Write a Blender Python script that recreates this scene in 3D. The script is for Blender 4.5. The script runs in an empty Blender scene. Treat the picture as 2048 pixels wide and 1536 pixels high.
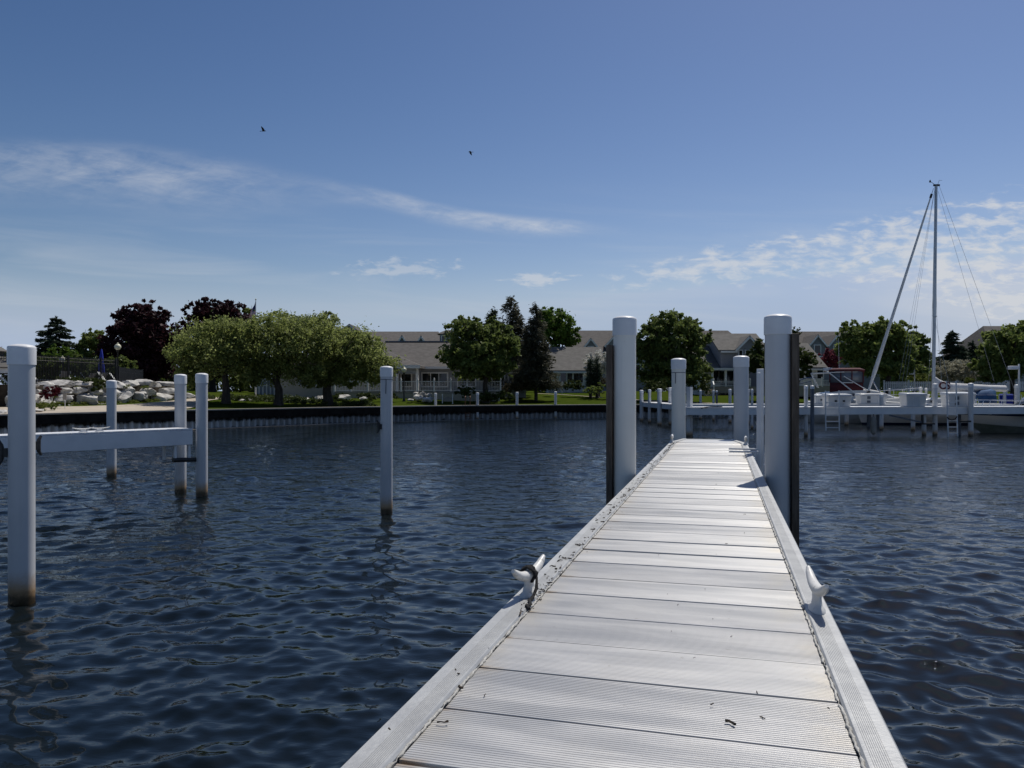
import bpy, math, random
import numpy as np
from mathutils import Vector
R = math.radians
random.seed(7)
S = bpy.context.scene
COL = S.collection

# ------------------------------------------------------------------ camera
F, HOR, CH = 1540.0, 783.0, 2.05          # focal length and horizon in 2048-px units, eye height over the water
cam_d = bpy.data.cameras.new('camera')
cam_d.sensor_width = 36; cam_d.lens = 36*F/2048
cam_d.shift_y = (HOR-768)/2048
cam_d.clip_start = 0.05; cam_d.clip_end = 5000
cam = bpy.data.objects.new('camera', cam_d); COL.objects.link(cam)
cam.location = (0, 0, CH); cam.rotation_euler = (R(90), 0, 0)
S.camera = cam
# ------------------------------------------------------------------ light
SUN_AZ, SUN_EL = 33.0, 60.0               # azimuth to the right of the view (+Y), elevation
sun_d = bpy.data.lights.new('sun', 'SUN'); sun_d.energy = 4.8; sun_d.angle = R(0.53); sun_d.color = (1, .955, .88)
sun = bpy.data.objects.new('sun', sun_d); COL.objects.link(sun)
sd = Vector((math.sin(R(SUN_AZ))*math.cos(R(SUN_EL)), math.cos(R(SUN_AZ))*math.cos(R(SUN_EL)), math.sin(R(SUN_EL))))
sun.rotation_euler = sd.to_track_quat('Z', 'Y').to_euler(); sun.location = (20, 40, 60)
S.view_settings.view_transform = 'Standard'; S.view_settings.look = 'None'
S.view_settings.exposure = -0.35; S.view_settings.gamma = 1.0
S.view_settings.use_curve_mapping = False
S.cycles.max_bounces = 8; S.cycles.diffuse_bounces = 6; S.cycles.transparent_max_bounces = 8
S.cycles.sample_clamp_indirect = 4.0
S.cycles.caustics_reflective = False; S.cycles.caustics_refractive = False
SKY_STRENGTH = 0.085

# ------------------------------------------------------------------ node helper
class NT:
    def __init__(s, tree):
        s.t = tree; s.n = tree.nodes; s.l = tree.links
    def new(s, kind, **kw):
        nd = s.n.new(kind)
        for k, v in kw.items():
            if k.startswith('i_'):
                s.put(nd.inputs[k[2:].replace('_', ' ')], v)
            else: setattr(nd, k, v)
        return nd
    def put(s, sock, v):
        if isinstance(v, bpy.types.NodeSocket): s.l.new(v, sock)
        else:
            if sock.type == 'RGBA' and not isinstance(v, (int, float)) and len(v) == 3: v = (*v, 1)
            sock.default_value = v
    def m(s, op, a, b=0.0, c=None, clamp=False):
        nd = s.n.new('ShaderNodeMath'); nd.operation = op; nd.use_clamp = clamp
        s.put(nd.inputs[0], a); s.put(nd.inputs[1], b)
        if c is not None: s.put(nd.inputs[2], c)
        return nd.outputs[0]
    def ss(s, x, a, b):                    # smoothstep a..b -> 0..1
        nd = s.n.new('ShaderNodeMapRange'); nd.interpolation_type = 'SMOOTHSTEP'
        s.put(nd.inputs['Value'], x); s.put(nd.inputs['From Min'], a); s.put(nd.inputs['From Max'], b)
        return nd.outputs[0]
    def mix(s, f, a, b, blend='MIX'):
        nd = s.n.new('ShaderNodeMix'); nd.data_type = 'RGBA'; nd.blend_type = blend
        s.put(nd.inputs[0], f); s.put(nd.inputs[6], a); s.put(nd.inputs[7], b)
        return nd.outputs[2]
    def noise(s, vec, scale, detail=3, rough=.55, dist=0.0):
        nd = s.n.new('ShaderNodeTexNoise')
        s.l.new(vec, nd.inputs['Vector'])
        nd.inputs['Scale'].default_value = scale; nd.inputs['Detail'].default_value = detail
        nd.inputs['Roughness'].default_value = rough; nd.inputs['Distortion'].default_value = dist
        return nd.outputs[0]
    def comb(s, x, y, z=0.0):
        nd = s.n.new('ShaderNodeCombineXYZ')
        for i, v in enumerate((x, y, z)): s.put(nd.inputs[i], v)
        return nd.outputs[0]
    def sep(s, v):
        nd = s.n.new('ShaderNodeSeparateXYZ'); s.l.new(v, nd.inputs[0]); return nd.outputs
    def curve(s, x, pts, x0, x1, y0=0.0, y1=1.0):   # piecewise curve through pts (x, y)
        t = s.m('DIVIDE', s.m('SUBTRACT', x, x0), x1-x0, clamp=True)
        nd = s.n.new('ShaderNodeFloatCurve'); c = nd.mapping.curves[0]
        pp = [((a-x0)/(x1-x0), (b-y0)/(y1-y0)) for a, b in pts]
        while len(c.points) < len(pp): c.points.new(0.5, 0.5)
        for q, (a, b) in zip(c.points, pp): q.location = (a, b)
        nd.mapping.update()
        s.put(nd.inputs['Value'], t)
        return s.m('ADD', s.m('MULTIPLY', nd.outputs[0], y1-y0), y0)

# ------------------------------------------------------------------ world: sky with clouds
W = bpy.data.worlds.new('World'); S.world = W; W.use_nodes = True
w = NT(W.node_tree); w.n.clear()
sky = w.new('ShaderNodeTexSky', sky_type='NISHITA', sun_disc=False, sun_elevation=R(SUN_EL), sun_rotation=R(SUN_AZ),
            altitude=0, air_density=1.0, dust_density=0.6, ozone_density=2.2)
tc = w.new('ShaderNodeTexCoord'); g = w.sep(tc.outputs['Generated'])
fy = w.m('MAXIMUM', g[1], 0.02)
ax = w.m('ADD', w.m('MULTIPLY', w.m('DIVIDE', g[0], fy), F), 1024.0)     # bearing and height of the direction, tangent units
ay = w.m('SUBTRACT', HOR, w.m('MULTIPLY', w.m('DIVIDE', g[2], fy), F))
front = w.ss(g[1], 0.05, 0.3)
k = 0.001
# cirrus streaks
cy = w.curve(ax, [(-600, 330), (0, 325), (220, 332), (420, 355), (600, 372), (760, 392), (870, 420), (1000, 443), (1200, 456), (1400, 480), (2600, 520)], -600, 2600, 0, 800)
th = w.curve(ax, [(-600, 80), (0, 75), (300, 78), (520, 66), (640, 40), (760, 26), (900, 26), (1040, 26), (1200, 18), (1400, 14), (2600, 30)], -600, 2600, 0, 200)
dn = w.curve(ax, [(-600, .4), (0, .40), (280, .48), (480, .36), (600, .16), (700, .30), (850, .60), (1040, .78), (1150, .62), (1215, .10), (1400, .02), (2600, 0)], -600, 2600, 0, 1)
off = w.m('DIVIDE', w.m('SUBTRACT', ay, cy), th)
off = w.m('MAXIMUM', w.m('MULTIPLY', off, 1.0), w.m('MULTIPLY', off, -1.7))
band = w.m('SUBTRACT', 1.0, w.ss(off, 0.0, 1.35))
sv = w.comb(w.m('MULTIPLY', w.m('ADD', ax, w.m('MULTIPLY', ay, 1.6)), k), w.m('MULTIPLY', w.m('SUBTRACT', ay, w.m('MULTIPLY', ax, .16)), k*2.6))
st = w.ss(w.noise(sv, 8.0, 7, .68, .5), .28, .78)
st2 = w.ss(w.noise(w.comb(w.m('MULTIPLY', ax, k*.8), w.m('MULTIPLY', w.m('SUBTRACT', ay, w.m('MULTIPLY', ax, .18)), k*5)), 10.0, 5, .6, .4), .3, .75)
cir = w.m('MULTIPLY', w.m('MULTIPLY', band, dn), w.m('ADD', w.m('MULTIPLY', st, .75), w.m('MULTIPLY', st2, .4)))
# faint veils low on the left
veil = w.m('MULTIPLY', w.ss(w.noise(w.comb(w.m('MULTIPLY', ax, k*.5), w.m('MULTIPLY', w.m('SUBTRACT', ay, w.m('MULTIPLY', ax, .06)), k*5)), 3.2, 5, .55, .6), .45, .8), w.m('MULTIPLY', w.ss(ay, 340, 520), .28))
# altocumulus field on the right
up = w.curve(ax, [(-600, 700), (980, 700), (1120, 572), (1300, 520), (1480, 478), (1700, 440), (1880, 398), (2048, 365), (2600, 300)], -600, 2600, 0, 800)
lo = w.curve(ax, [(-600, 700), (980, 700), (1120, 590), (1300, 590), (1480, 578), (1700, 585), (1880, 620), (2048, 660), (2600, 720)], -600, 2600, 0, 800)
inn = w.m('MULTIPLY', w.ss(ay, w.m('SUBTRACT', up, 20.0), w.m('ADD', up, 55.0)), w.m('SUBTRACT', 1.0, w.ss(ay, w.m('SUBTRACT', lo, 50.0), w.m('ADD', lo, 15.0))))
cvx = w.m('MULTIPLY', ax, k); cvy = w.m('MULTIPLY', ay, k*2.5)
n1 = w.noise(w.comb(cvx, w.m('MULTIPLY', cvy, 1.15), 1.7), 20.0, 6, .6, .3)
n2 = w.noise(w.comb(cvx, cvy, 4.0), 4.0, 2, .5)
acm = w.m('ADD', w.m('MULTIPLY', n1, .85), w.m('MULTIPLY', n2, .30))
acm = w.m('ADD', acm, w.curve(ax, [(-600, .05), (1100, .06), (1350, .045), (1600, .015), (2048, -.025), (2600, -.05)], -600, 2600, -.1, .1))
ac = w.m('MULTIPLY', w.ss(w.m('ADD', acm, w.m('MULTIPLY', w.m('SUBTRACT', inn, 1.0), .20)), .45, .70), w.ss(inn, 0.02, .4))
ac = w.m('MULTIPLY', ac, w.curve(ax, [(-600, 0), (1050, 0), (1180, .50), (1400, .78), (1800, .85), (2600, .92)], -600, 2600, 0, 1))
# thin white veil under the field at far right, small puffs over the roofs
vr = w.m('MULTIPLY', w.m('MULTIPLY', w.ss(ax, 1560, 2000), w.ss(ay, 470, 590)), .42)
def puff(x, y, rx, ry, a):
    d = w.m('SQRT', w.m('ADD', w.m('POWER', w.m('DIVIDE', w.m('SUBTRACT', ax, x), rx), 2.0), w.m('POWER', w.m('DIVIDE', w.m('SUBTRACT', ay, y), ry), 2.0)))
    d = w.m('ADD', d, w.m('MULTIPLY', w.m('SUBTRACT', n1, .5), 3.8))
    return w.m('MULTIPLY', w.m('SUBTRACT', 1.0, w.ss(d, .25, 1.0)), a)
cl = w.m('MAXIMUM', w.m('MAXIMUM', cir, ac), w.m('MAXIMUM', puff(1078, 560, 75, 15, .62), puff(800, 535, 110, 20, .42)))
cl = w.m('ADD', cl, w.m('ADD', veil, vr), clamp=True)
cl = w.m('MULTIPLY', w.m('MULTIPLY', cl, front), .9)
sc_ = w.new('ShaderNodeSeparateColor'); w.l.new(sky.outputs[0], sc_.inputs[0])
ch = [w.m('MINIMUM', w.m('MULTIPLY', w.m('POWER', sc_.outputs[i], p), k_), mxx) for i, (p, k_, mxx) in enumerate(((1.78, .382, 5.8), (1.56, .423, 7.3), (1.48, .455, 10.2)))]
cc_ = w.new('ShaderNodeCombineColor')
for i in range(3): w.l.new(ch[i], cc_.inputs[i])
SKYTINT = w.mix(w.m('SUBTRACT', 1.0, w.ss(g[2], .045, .16)), cc_.outputs[0], (5.7, 6.95, 9.2))                                          # deeper contrast and a purer blue than the plain model sky
cw = w.mix(cl, SKYTINT, (9.4, 9.7, 10.2))
bg = w.new('ShaderNodeBackground'); w.l.new(cw, bg.inputs['Color']); bg.inputs['Strength'].default_value = SKY_STRENGTH
wo = w.new('ShaderNodeOutputWorld'); w.l.new(bg.outputs[0], wo.inputs[0])

# ------------------------------------------------------------------ materials
MATS = {}
def mat(name, c1, c2=None, rough=.6, metal=0.0, scale=3.0, bump=0.0, bscale=None, spec=.5, stretch=(1, 1, 1), lo=.35, hi=.65, detail=4, fn=None):
    """Principled material; base colour wanders between c1 and c2 with a noise in metres of world space."""
    if name in MATS: return MATS[name]
    m = bpy.data.materials.new(name); m.use_nodes = True
    t = NT(m.node_tree); t.n.clear()
    out = t.new('ShaderNodeOutputMaterial'); b = t.new('ShaderNodeBsdfPrincipled'); t.l.new(b.outputs[0], out.inputs[0])
    geo = t.new('ShaderNodeNewGeometry'); mp = t.new('ShaderNodeMapping'); mp.inputs['Scale'].default_value = stretch
    t.l.new(geo.outputs['Position'], mp.inputs[0]); v = mp.outputs[0]
    col = None
    if c2 is not None: col = t.mix(t.ss(t.noise(v, scale, detail, .6), lo, hi), c1, c2)
    b.inputs['Roughness'].default_value = rough; b.inputs['Metallic'].default_value = metal
    b.inputs['Specular IOR Level'].default_value = spec
    h = None
    if bump:
        bn = t.new('ShaderNodeBump'); bn.inputs['Strength'].default_value = bump; bn.inputs['Distance'].default_value = .02
        h = t.noise(v, bscale or scale*4, 5, .6); t.l.new(h, bn.inputs['Height']); t.l.new(bn.outputs[0], b.inputs['Normal'])
    if fn: col = fn(t, geo, v, col if col is not None else c1, b) or col
    t.put(b.inputs['Base Color'], col if col is not None else c1)
    MATS[name] = m; return m

def fn_pile(t, geo, v, col, b):
    z = t.sep(geo.outputs['Position'])[2]
    nz = t.noise(v, 9.0, 4, .65)
    e = t.m('ADD', z, t.m('MULTIPLY', t.m('SUBTRACT', nz, .5), .16))
    dirt = t.m('SUBTRACT', 1.0, t.ss(e, .10, .34))
    slime = t.m('SUBTRACT', 1.0, t.ss(e, .05, .14))
    streak = t.ss(t.noise(t.comb(t.m('MULTIPLY', t.sep(geo.outputs['Position'])[0], 22.0), t.m('MULTIPLY', t.sep(geo.outputs['Position'])[1], 22.0), t.m('MULTIPLY', z, 1.1)), 1.0, 3, .6), .5, .8)
    col = t.mix(t.m('MULTIPLY', streak, .16), col, (.42, .43, .42))
    col = t.mix(t.m('MULTIPLY', dirt, .88), col, (.36, .21, .075))
    scuff = t.ss(t.noise(t.comb(t.m('MULTIPLY', t.sep(geo.outputs['Position'])[0], 12.0), t.m('MULTIPLY', t.sep(geo.outputs['Position'])[1], 12.0), t.m('MULTIPLY', z, 5.0)), 1.0, 5, .7, .6), .66, .72)
    col = t.mix(t.m('MULTIPLY', scuff, .30), col, (.33, .32, .30))
    return t.mix(t.m('MULTIPLY', slime, t.ss(nz, .20, .45)), col, (.045, .030, .012))
PVC = mat('white_pvc_sleeve', (.53, .54, .555), (.59, .598, .605), rough=.34, scale=1.3, fn=fn_pile)
PVCW = mat('bounce_lit_pvc_sleeve', (.80, .775, .70), (.86, .835, .765), rough=.34, scale=1.3, fn=fn_pile)  # deck bounce on the left dock piles put into a lighter, warmer colour
CAPM = mat('white_pvc_cap', (.74, .745, .75), (.80, .80, .80), rough=.38, scale=5)
PAINT = mat('white_painted_metal', (.74, .745, .75), (.66, .67, .68), rough=.45, scale=2.2, bump=.08, bscale=6)
WHITE = mat('white_trim', (.74, .74, .72), (.68, .68, .66), rough=.55, scale=1.5)
GEL = mat('white_gelcoat', (.64, .64, .63), (.57, .57, .555), rough=.22, scale=.8)
BLACK = mat('black_rubber', (.012, .012, .013), (.022, .022, .022), rough=.55, scale=12)
BLKMET = mat('black_painted_metal', (.010, .010, .011), rough=.4)
STEEL = mat('stainless_tube', (.62, .63, .65), rough=.25, metal=1.0)
GREYPOST = mat('dark_grey_post', (.09, .10, .12), (.13, .14, .16), rough=.6, scale=5)
GLASS = mat('dark_window_glass', (.012, .014, .017), rough=.06)
CLEAR = mat('clear_vinyl_pane', (.13, .15, .18), rough=.15)
MAROON = mat('maroon_canvas', (.085, .010, .014), (.06, .008, .012), rough=.85, scale=4)
BLUEC = mat('blue_canvas', (.025, .085, .20), (.02, .07, .17), rough=.85, scale=4)
ROYAL = mat('royal_blue_cloth', (.012, .03, .32), rough=.85)
NAVY = mat('navy_paint', (.012, .022, .06), rough=.35)
SAIL = mat('white_sail_cloth', (.72, .71, .68), (.62, .61, .59), rough=.8, scale=2.5, bump=.5, bscale=3)
ANTIF = mat('grey_green_bottom_paint', (.22, .24, .21), (.15, .17, .14), rough=.6, scale=2)
MASTM = mat('grey_mast_metal', (.42, .44, .46), rough=.35, metal=.7)
WIRE = mat('steel_wire', (.30, .31, .33), rough=.4, metal=.6)
TIMBER = mat('weathered_timber_board', (.085, .065, .048), (.15, .118, .09), rough=.85, scale=6, stretch=(5, 5, .6), bump=.5, bscale=10)
DTIMBER = mat('shade_dark_timber', (.010, .0085, .008), (.022, .019, .016), rough=.95, spec=.15, scale=2.0, bump=.5)  # dark cap timber, set darker to carry the shaded zone in its colour
CONC = mat('tan_concrete', (.40, .34, .265), (.46, .40, .32), rough=.9, scale=1.4, bump=.2, bscale=12)
LIP = mat('grey_concrete_lip', (.26, .235, .20), (.34, .31, .27), rough=.9, scale=1.2, bump=.2)
ROCK = mat('pale_limestone', (.25, .24, .225), (.58, .56, .53), rough=.9, scale=2.6, bump=1.0, bscale=6, lo=.30, hi=.60, detail=8)
SOIL = mat('dark_mulch', (.035, .025, .018), (.06, .045, .03), rough=1, scale=5, bump=.6)
ROOF = mat('brown_grey_shingle', (.076, .069, .064), (.108, .099, .092), rough=.95, scale=2.2, bump=.3, bscale=7, stretch=(1, 1, 2.5))
ROOFG = mat('warm_grey_shingle', (.10, .095, .087), (.135, .128, .118), rough=.95, scale=2.0, bump=.3, bscale=7, stretch=(1, 1, 2.5))
def fn_siding(t, geo, v, col, b):
    z = t.sep(geo.outputs['Position'])[2]
    f = t.m('FRACT', t.m('DIVIDE', z, .16)); bn = t.new('ShaderNodeBump'); bn.inputs['Strength'].default_value = .7; bn.inputs['Distance'].default_value = .025
    t.l.new(f, bn.inputs['Height']); t.l.new(bn.outputs[0], b.inputs['Normal'])
SIDE_G = mat('grey_clapboard', (.23, .245, .26), (.27, .285, .30), rough=.8, scale=.6, fn=fn_siding)
SIDE_B = mat('blue_grey_clapboard', (.20, .208, .225), (.235, .243, .26), rough=.8, scale=.6, fn=fn_siding)
SIDE_T = mat('beige_clapboard', (.42, .38, .30), (.46, .42, .34), rough=.8, scale=.6, fn=fn_siding)
SIDE_W = mat('white_clapboard', (.60, .60, .585), (.66, .66, .64), rough=.75, scale=.6, fn=fn_siding)
BARK = mat('dark_bark', (.030, .024, .019), (.06, .05, .04), rough=.95, scale=5, stretch=(3, 3, .6), bump=.8)
RUST = mat('rusty_steel', (.18, .075, .035), (.12, .05, .03), rough=.85, scale=8)
GLOBE = mat('cream_lamp_globe', (.74, .70, .52), rough=.35)
GREEN_GLASS = mat('pale_greenhouse_glass', (.20, .25, .30), rough=.1)
BIRDM = mat('dark_feathers', (.012, .012, .014), rough=.8)
DEBRIS = mat('dry_debris', (.020, .016, .013), (.07, .05, .035), rough=.95, scale=60)
ROPE = mat('black_rope', (.010, .010, .011), (.025, .024, .024), rough=.9, scale=90, bump=.8, bscale=160)
CLEATM = mat('worn_white_cleat', (.70, .69, .66), (.42, .41, .38), rough=.4, lo=.56, hi=.66, scale=22, bump=.15, bscale=40)
FRED = mat('flag_red', (.42, .025, .04), rough=.8); FBLU = mat('flag_blue', (.012, .022, .11), rough=.8); FWHT = mat('flag_white', (.75, .75, .75), rough=.8)

def fn_grass(t, geo, v, col, b):
    n = t.noise(v, .35, 3, .6); col = t.mix(t.m('MULTIPLY', t.ss(n, .4, .7), .6), col, (.062, .072, .013))
    n2 = t.ss(t.noise(v, 22.0, 4, .7), .3, .7)
    return t.mix(t.m('MULTIPLY', n2, .45), col, (.024, .038, .006))
GRASS = mat('mown_grass', (.040, .063, .008), (.054, .078, .011), rough=1.0, scale=1.1, bump=1.0, bscale=18, spec=.0, fn=fn_grass)

def fn_sheet(t, geo, v, col, b):
    p = t.sep(geo.outputs['Position'])
    vs = t.comb(t.m('MULTIPLY', p[0], 3.0), t.m('MULTIPLY', p[1], 3.0), t.m('MULTIPLY', p[2], .7))
    nn = t.noise(vs, 1.0, 4, .65)
    e = t.m('ADD', p[2], t.m('MULTIPLY', t.m('SUBTRACT', nn, .5), .55))
    pale = t.m('MULTIPLY', t.m('SUBTRACT', 1.0, t.ss(e, .36, .50)), t.ss(e, -.02, .10))
    return t.mix(t.m('MULTIPLY', pale, .9), (.026, .024, .024), t.mix(t.ss(p[0], -18.0, -11.0), (.60, .595, .58), (.33, .325, .32)))
SHEET = mat('stained_sheet_pile', (.03, .03, .03), (.04, .04, .04), rough=.85, scale=2, bump=.3, fn=fn_sheet)

DTH = R(15.2); DU = (math.cos(DTH), -math.sin(DTH)); DV = (math.sin(DTH), math.cos(DTH))
def dk(u, v, z=0.0): return (u*DU[0]+v*DV[0], u*DU[1]+v*DV[1], z)
def dock_uv(t, geo):
    p = t.sep(geo.outputs['Position'])
    u = t.m('ADD', t.m('MULTIPLY', p[0], DU[0]), t.m('MULTIPLY', p[1], DU[1]))
    vv = t.m('ADD', t.m('MULTIPLY', p[0], DV[0]), t.m('MULTIPLY', p[1], DV[1]))
    return u, vv
def fn_deck(t, geo, v, col, b):
    u, vv = dock_uv(t, geo)
    pl = t.m('FLOOR', t.m('DIVIDE', t.m('SUBTRACT', vv, 1.926), .3055))
    wn = t.new('ShaderNodeTexWhiteNoise', noise_dimensions='1D'); t.l.new(pl, wn.inputs['W'])
    sm = t.noise(t.comb(t.m('MULTIPLY', u, 1.3), t.m('MULTIPLY', vv, 9.0)), 1.0, 4, .6, .5)     # handling smears along each plank
    fine = t.noise(t.comb(t.m('MULTIPLY', u, 9.0), t.m('MULTIPLY', vv, 110.0)), 1.0, 3, .6)
    col = t.mix(t.ss(sm, .32, .72), (.46, .458, .45), (.61, .60, .58))
    col = t.mix(t.m('MULTIPLY', t.ss(fine, .4, .75), .25), col, (.40, .41, .43))
    edge = t.m('ADD', t.ss(u, .14, .31), t.m('SUBTRACT', 1.0, t.ss(u, -.715, -.60)))
    col = t.mix(t.m('MULTIPLY', t.m('MULTIPLY', edge, t.ss(t.noise(v, 5.0, 4, .6), .35, .7)), .45), col, (.60, .53, .40))
    fr = t.m('ABSOLUTE', t.m('SUBTRACT', t.m('FRACT', t.m('ADD', t.m('DIVIDE', t.m('SUBTRACT', vv, 1.926), .3055), .5)), .5))
    rust = t.m('MULTIPLY', t.m('MULTIPLY', t.m('SUBTRACT', 1.0, t.ss(fr, .01, .10)), t.m('SUBTRACT', 1.0, t.ss(u, -.70, -.60))), t.ss(t.noise(v, 14.0, 4, .6), .35, .6))
    col = t.mix(t.m('MULTIPLY', rust, .75), col, (.36, .24, .12))
    worn = t.ss(t.noise(t.comb(t.m('MULTIPLY', u, 1.6), t.m('MULTIPLY', vv, 1.1)), 1.6, 5, .62, .6), .48, .72)
    col = t.mix(t.m('MULTIPLY', worn, .30), col, (.47, .455, .42))
    spots = t.ss(t.noise(v, 38.0, 2, .5), .70, .76)
    col = t.mix(t.m('MULTIPLY', spots, .35), col, (.30, .28, .25))
    t.put(b.inputs['Roughness'], t.m('ADD', t.m('MULTIPLY', sm, .22), t.m('ADD', t.m('MULTIPLY', wn.outputs[0], .06), .30)))
    return t.mix(t.m('MULTIPLY', wn.outputs[0], .18), col, (.42, .43, .45))
DECK = mat('ribbed_aluminium', (.6, .6, .6), rough=.42, metal=.45, fn=fn_deck)
RAILM = mat('dull_aluminium_rail', (.38, .385, .385), (.45, .455, .45), rough=.5, metal=.4, scale=8, stretch=(1, 1, 1), bump=.12, bscale=60)
WELD = mat('bright_weld_bead', (.52, .51, .48), (.36, .35, .32), rough=.55, metal=.25, scale=40, bump=.5, bscale=120)

def leafmat(name, c1, c2, trans=.30, rough=.55):
    m = bpy.data.materials.new(name); m.use_nodes = True; t = NT(m.node_tree); t.n.clear()
    out = t.new('ShaderNodeOutputMaterial'); geo = t.new('ShaderNodeNewGeometry')
    col = t.mix(geo.outputs['Random Per Island'], c1, c2)
    n = t.noise(geo.outputs['Position'], .9, 2, .5)
    col = t.mix(t.m('MULTIPLY', t.ss(n, .4, .7), .5), col, tuple(x*.62 for x in c1))
    b = t.new('ShaderNodeBsdfPrincipled'); t.l.new(col, b.inputs['Base Color']); b.inputs['Roughness'].default_value = rough; b.inputs['Specular IOR Level'].default_value = .12
    tr = t.new('ShaderNodeBsdfTranslucent'); t.l.new(col, tr.inputs[0])
    mx = t.new('ShaderNodeMixShader'); mx.inputs[0].default_value = trans
    t.l.new(b.outputs[0], mx.inputs[1]); t.l.new(tr.outputs[0], mx.inputs[2]); t.l.new(mx.outputs[0], out.inputs[0])
    return m
L_OLIVE = leafmat('olive_leaf', (.20, .245, .062), (.31, .345, .135), .60)
L_PURP = leafmat('purple_maple_leaf', (.028, .011, .014), (.062, .022, .027), .28)
L_GREEN = leafmat('mid_green_leaf', (.14, .195, .045), (.24, .285, .085), .48)
L_DARK = leafmat('dark_green_leaf', (.105, .145, .036), (.19, .235, .070), .46)
L_BRIGHT = leafmat('bright_green_leaf', (.085, .150, .022), (.13, .20, .035), .40)
L_SPRUCE = leafmat('blue_green_needles', (.036, .056, .034), (.078, .104, .062), .18, .7)
L_PINE = leafmat('brownish_needles', (.060, .062, .038), (.12, .115, .075), .22, .7)
L_BLOSS = leafmat('white_blossom', (.62, .61, .55), (.80, .79, .73), .35)
L_PALE = leafmat('pale_blossom_leaf', (.24, .23, .15), (.52, .50, .40), .35)
L_PINK = leafmat('pink_blossom', (.20, .035, .055), (.28, .06, .08), .25)
L_RED = leafmat('red_maple_leaf', (.085, .010, .018), (.14, .02, .03), .25)
L_HEDGE = leafmat('hedge_leaf', (.048, .070, .018), (.085, .11, .030), .3)
L_SHRUB = leafmat('yellow_green_shrub_leaf', (.13, .16, .03), (.19, .22, .05), .3)
L_BROWN = leafmat('bronze_shrub_leaf', (.06, .052, .028), (.10, .085, .05), .2)

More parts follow.
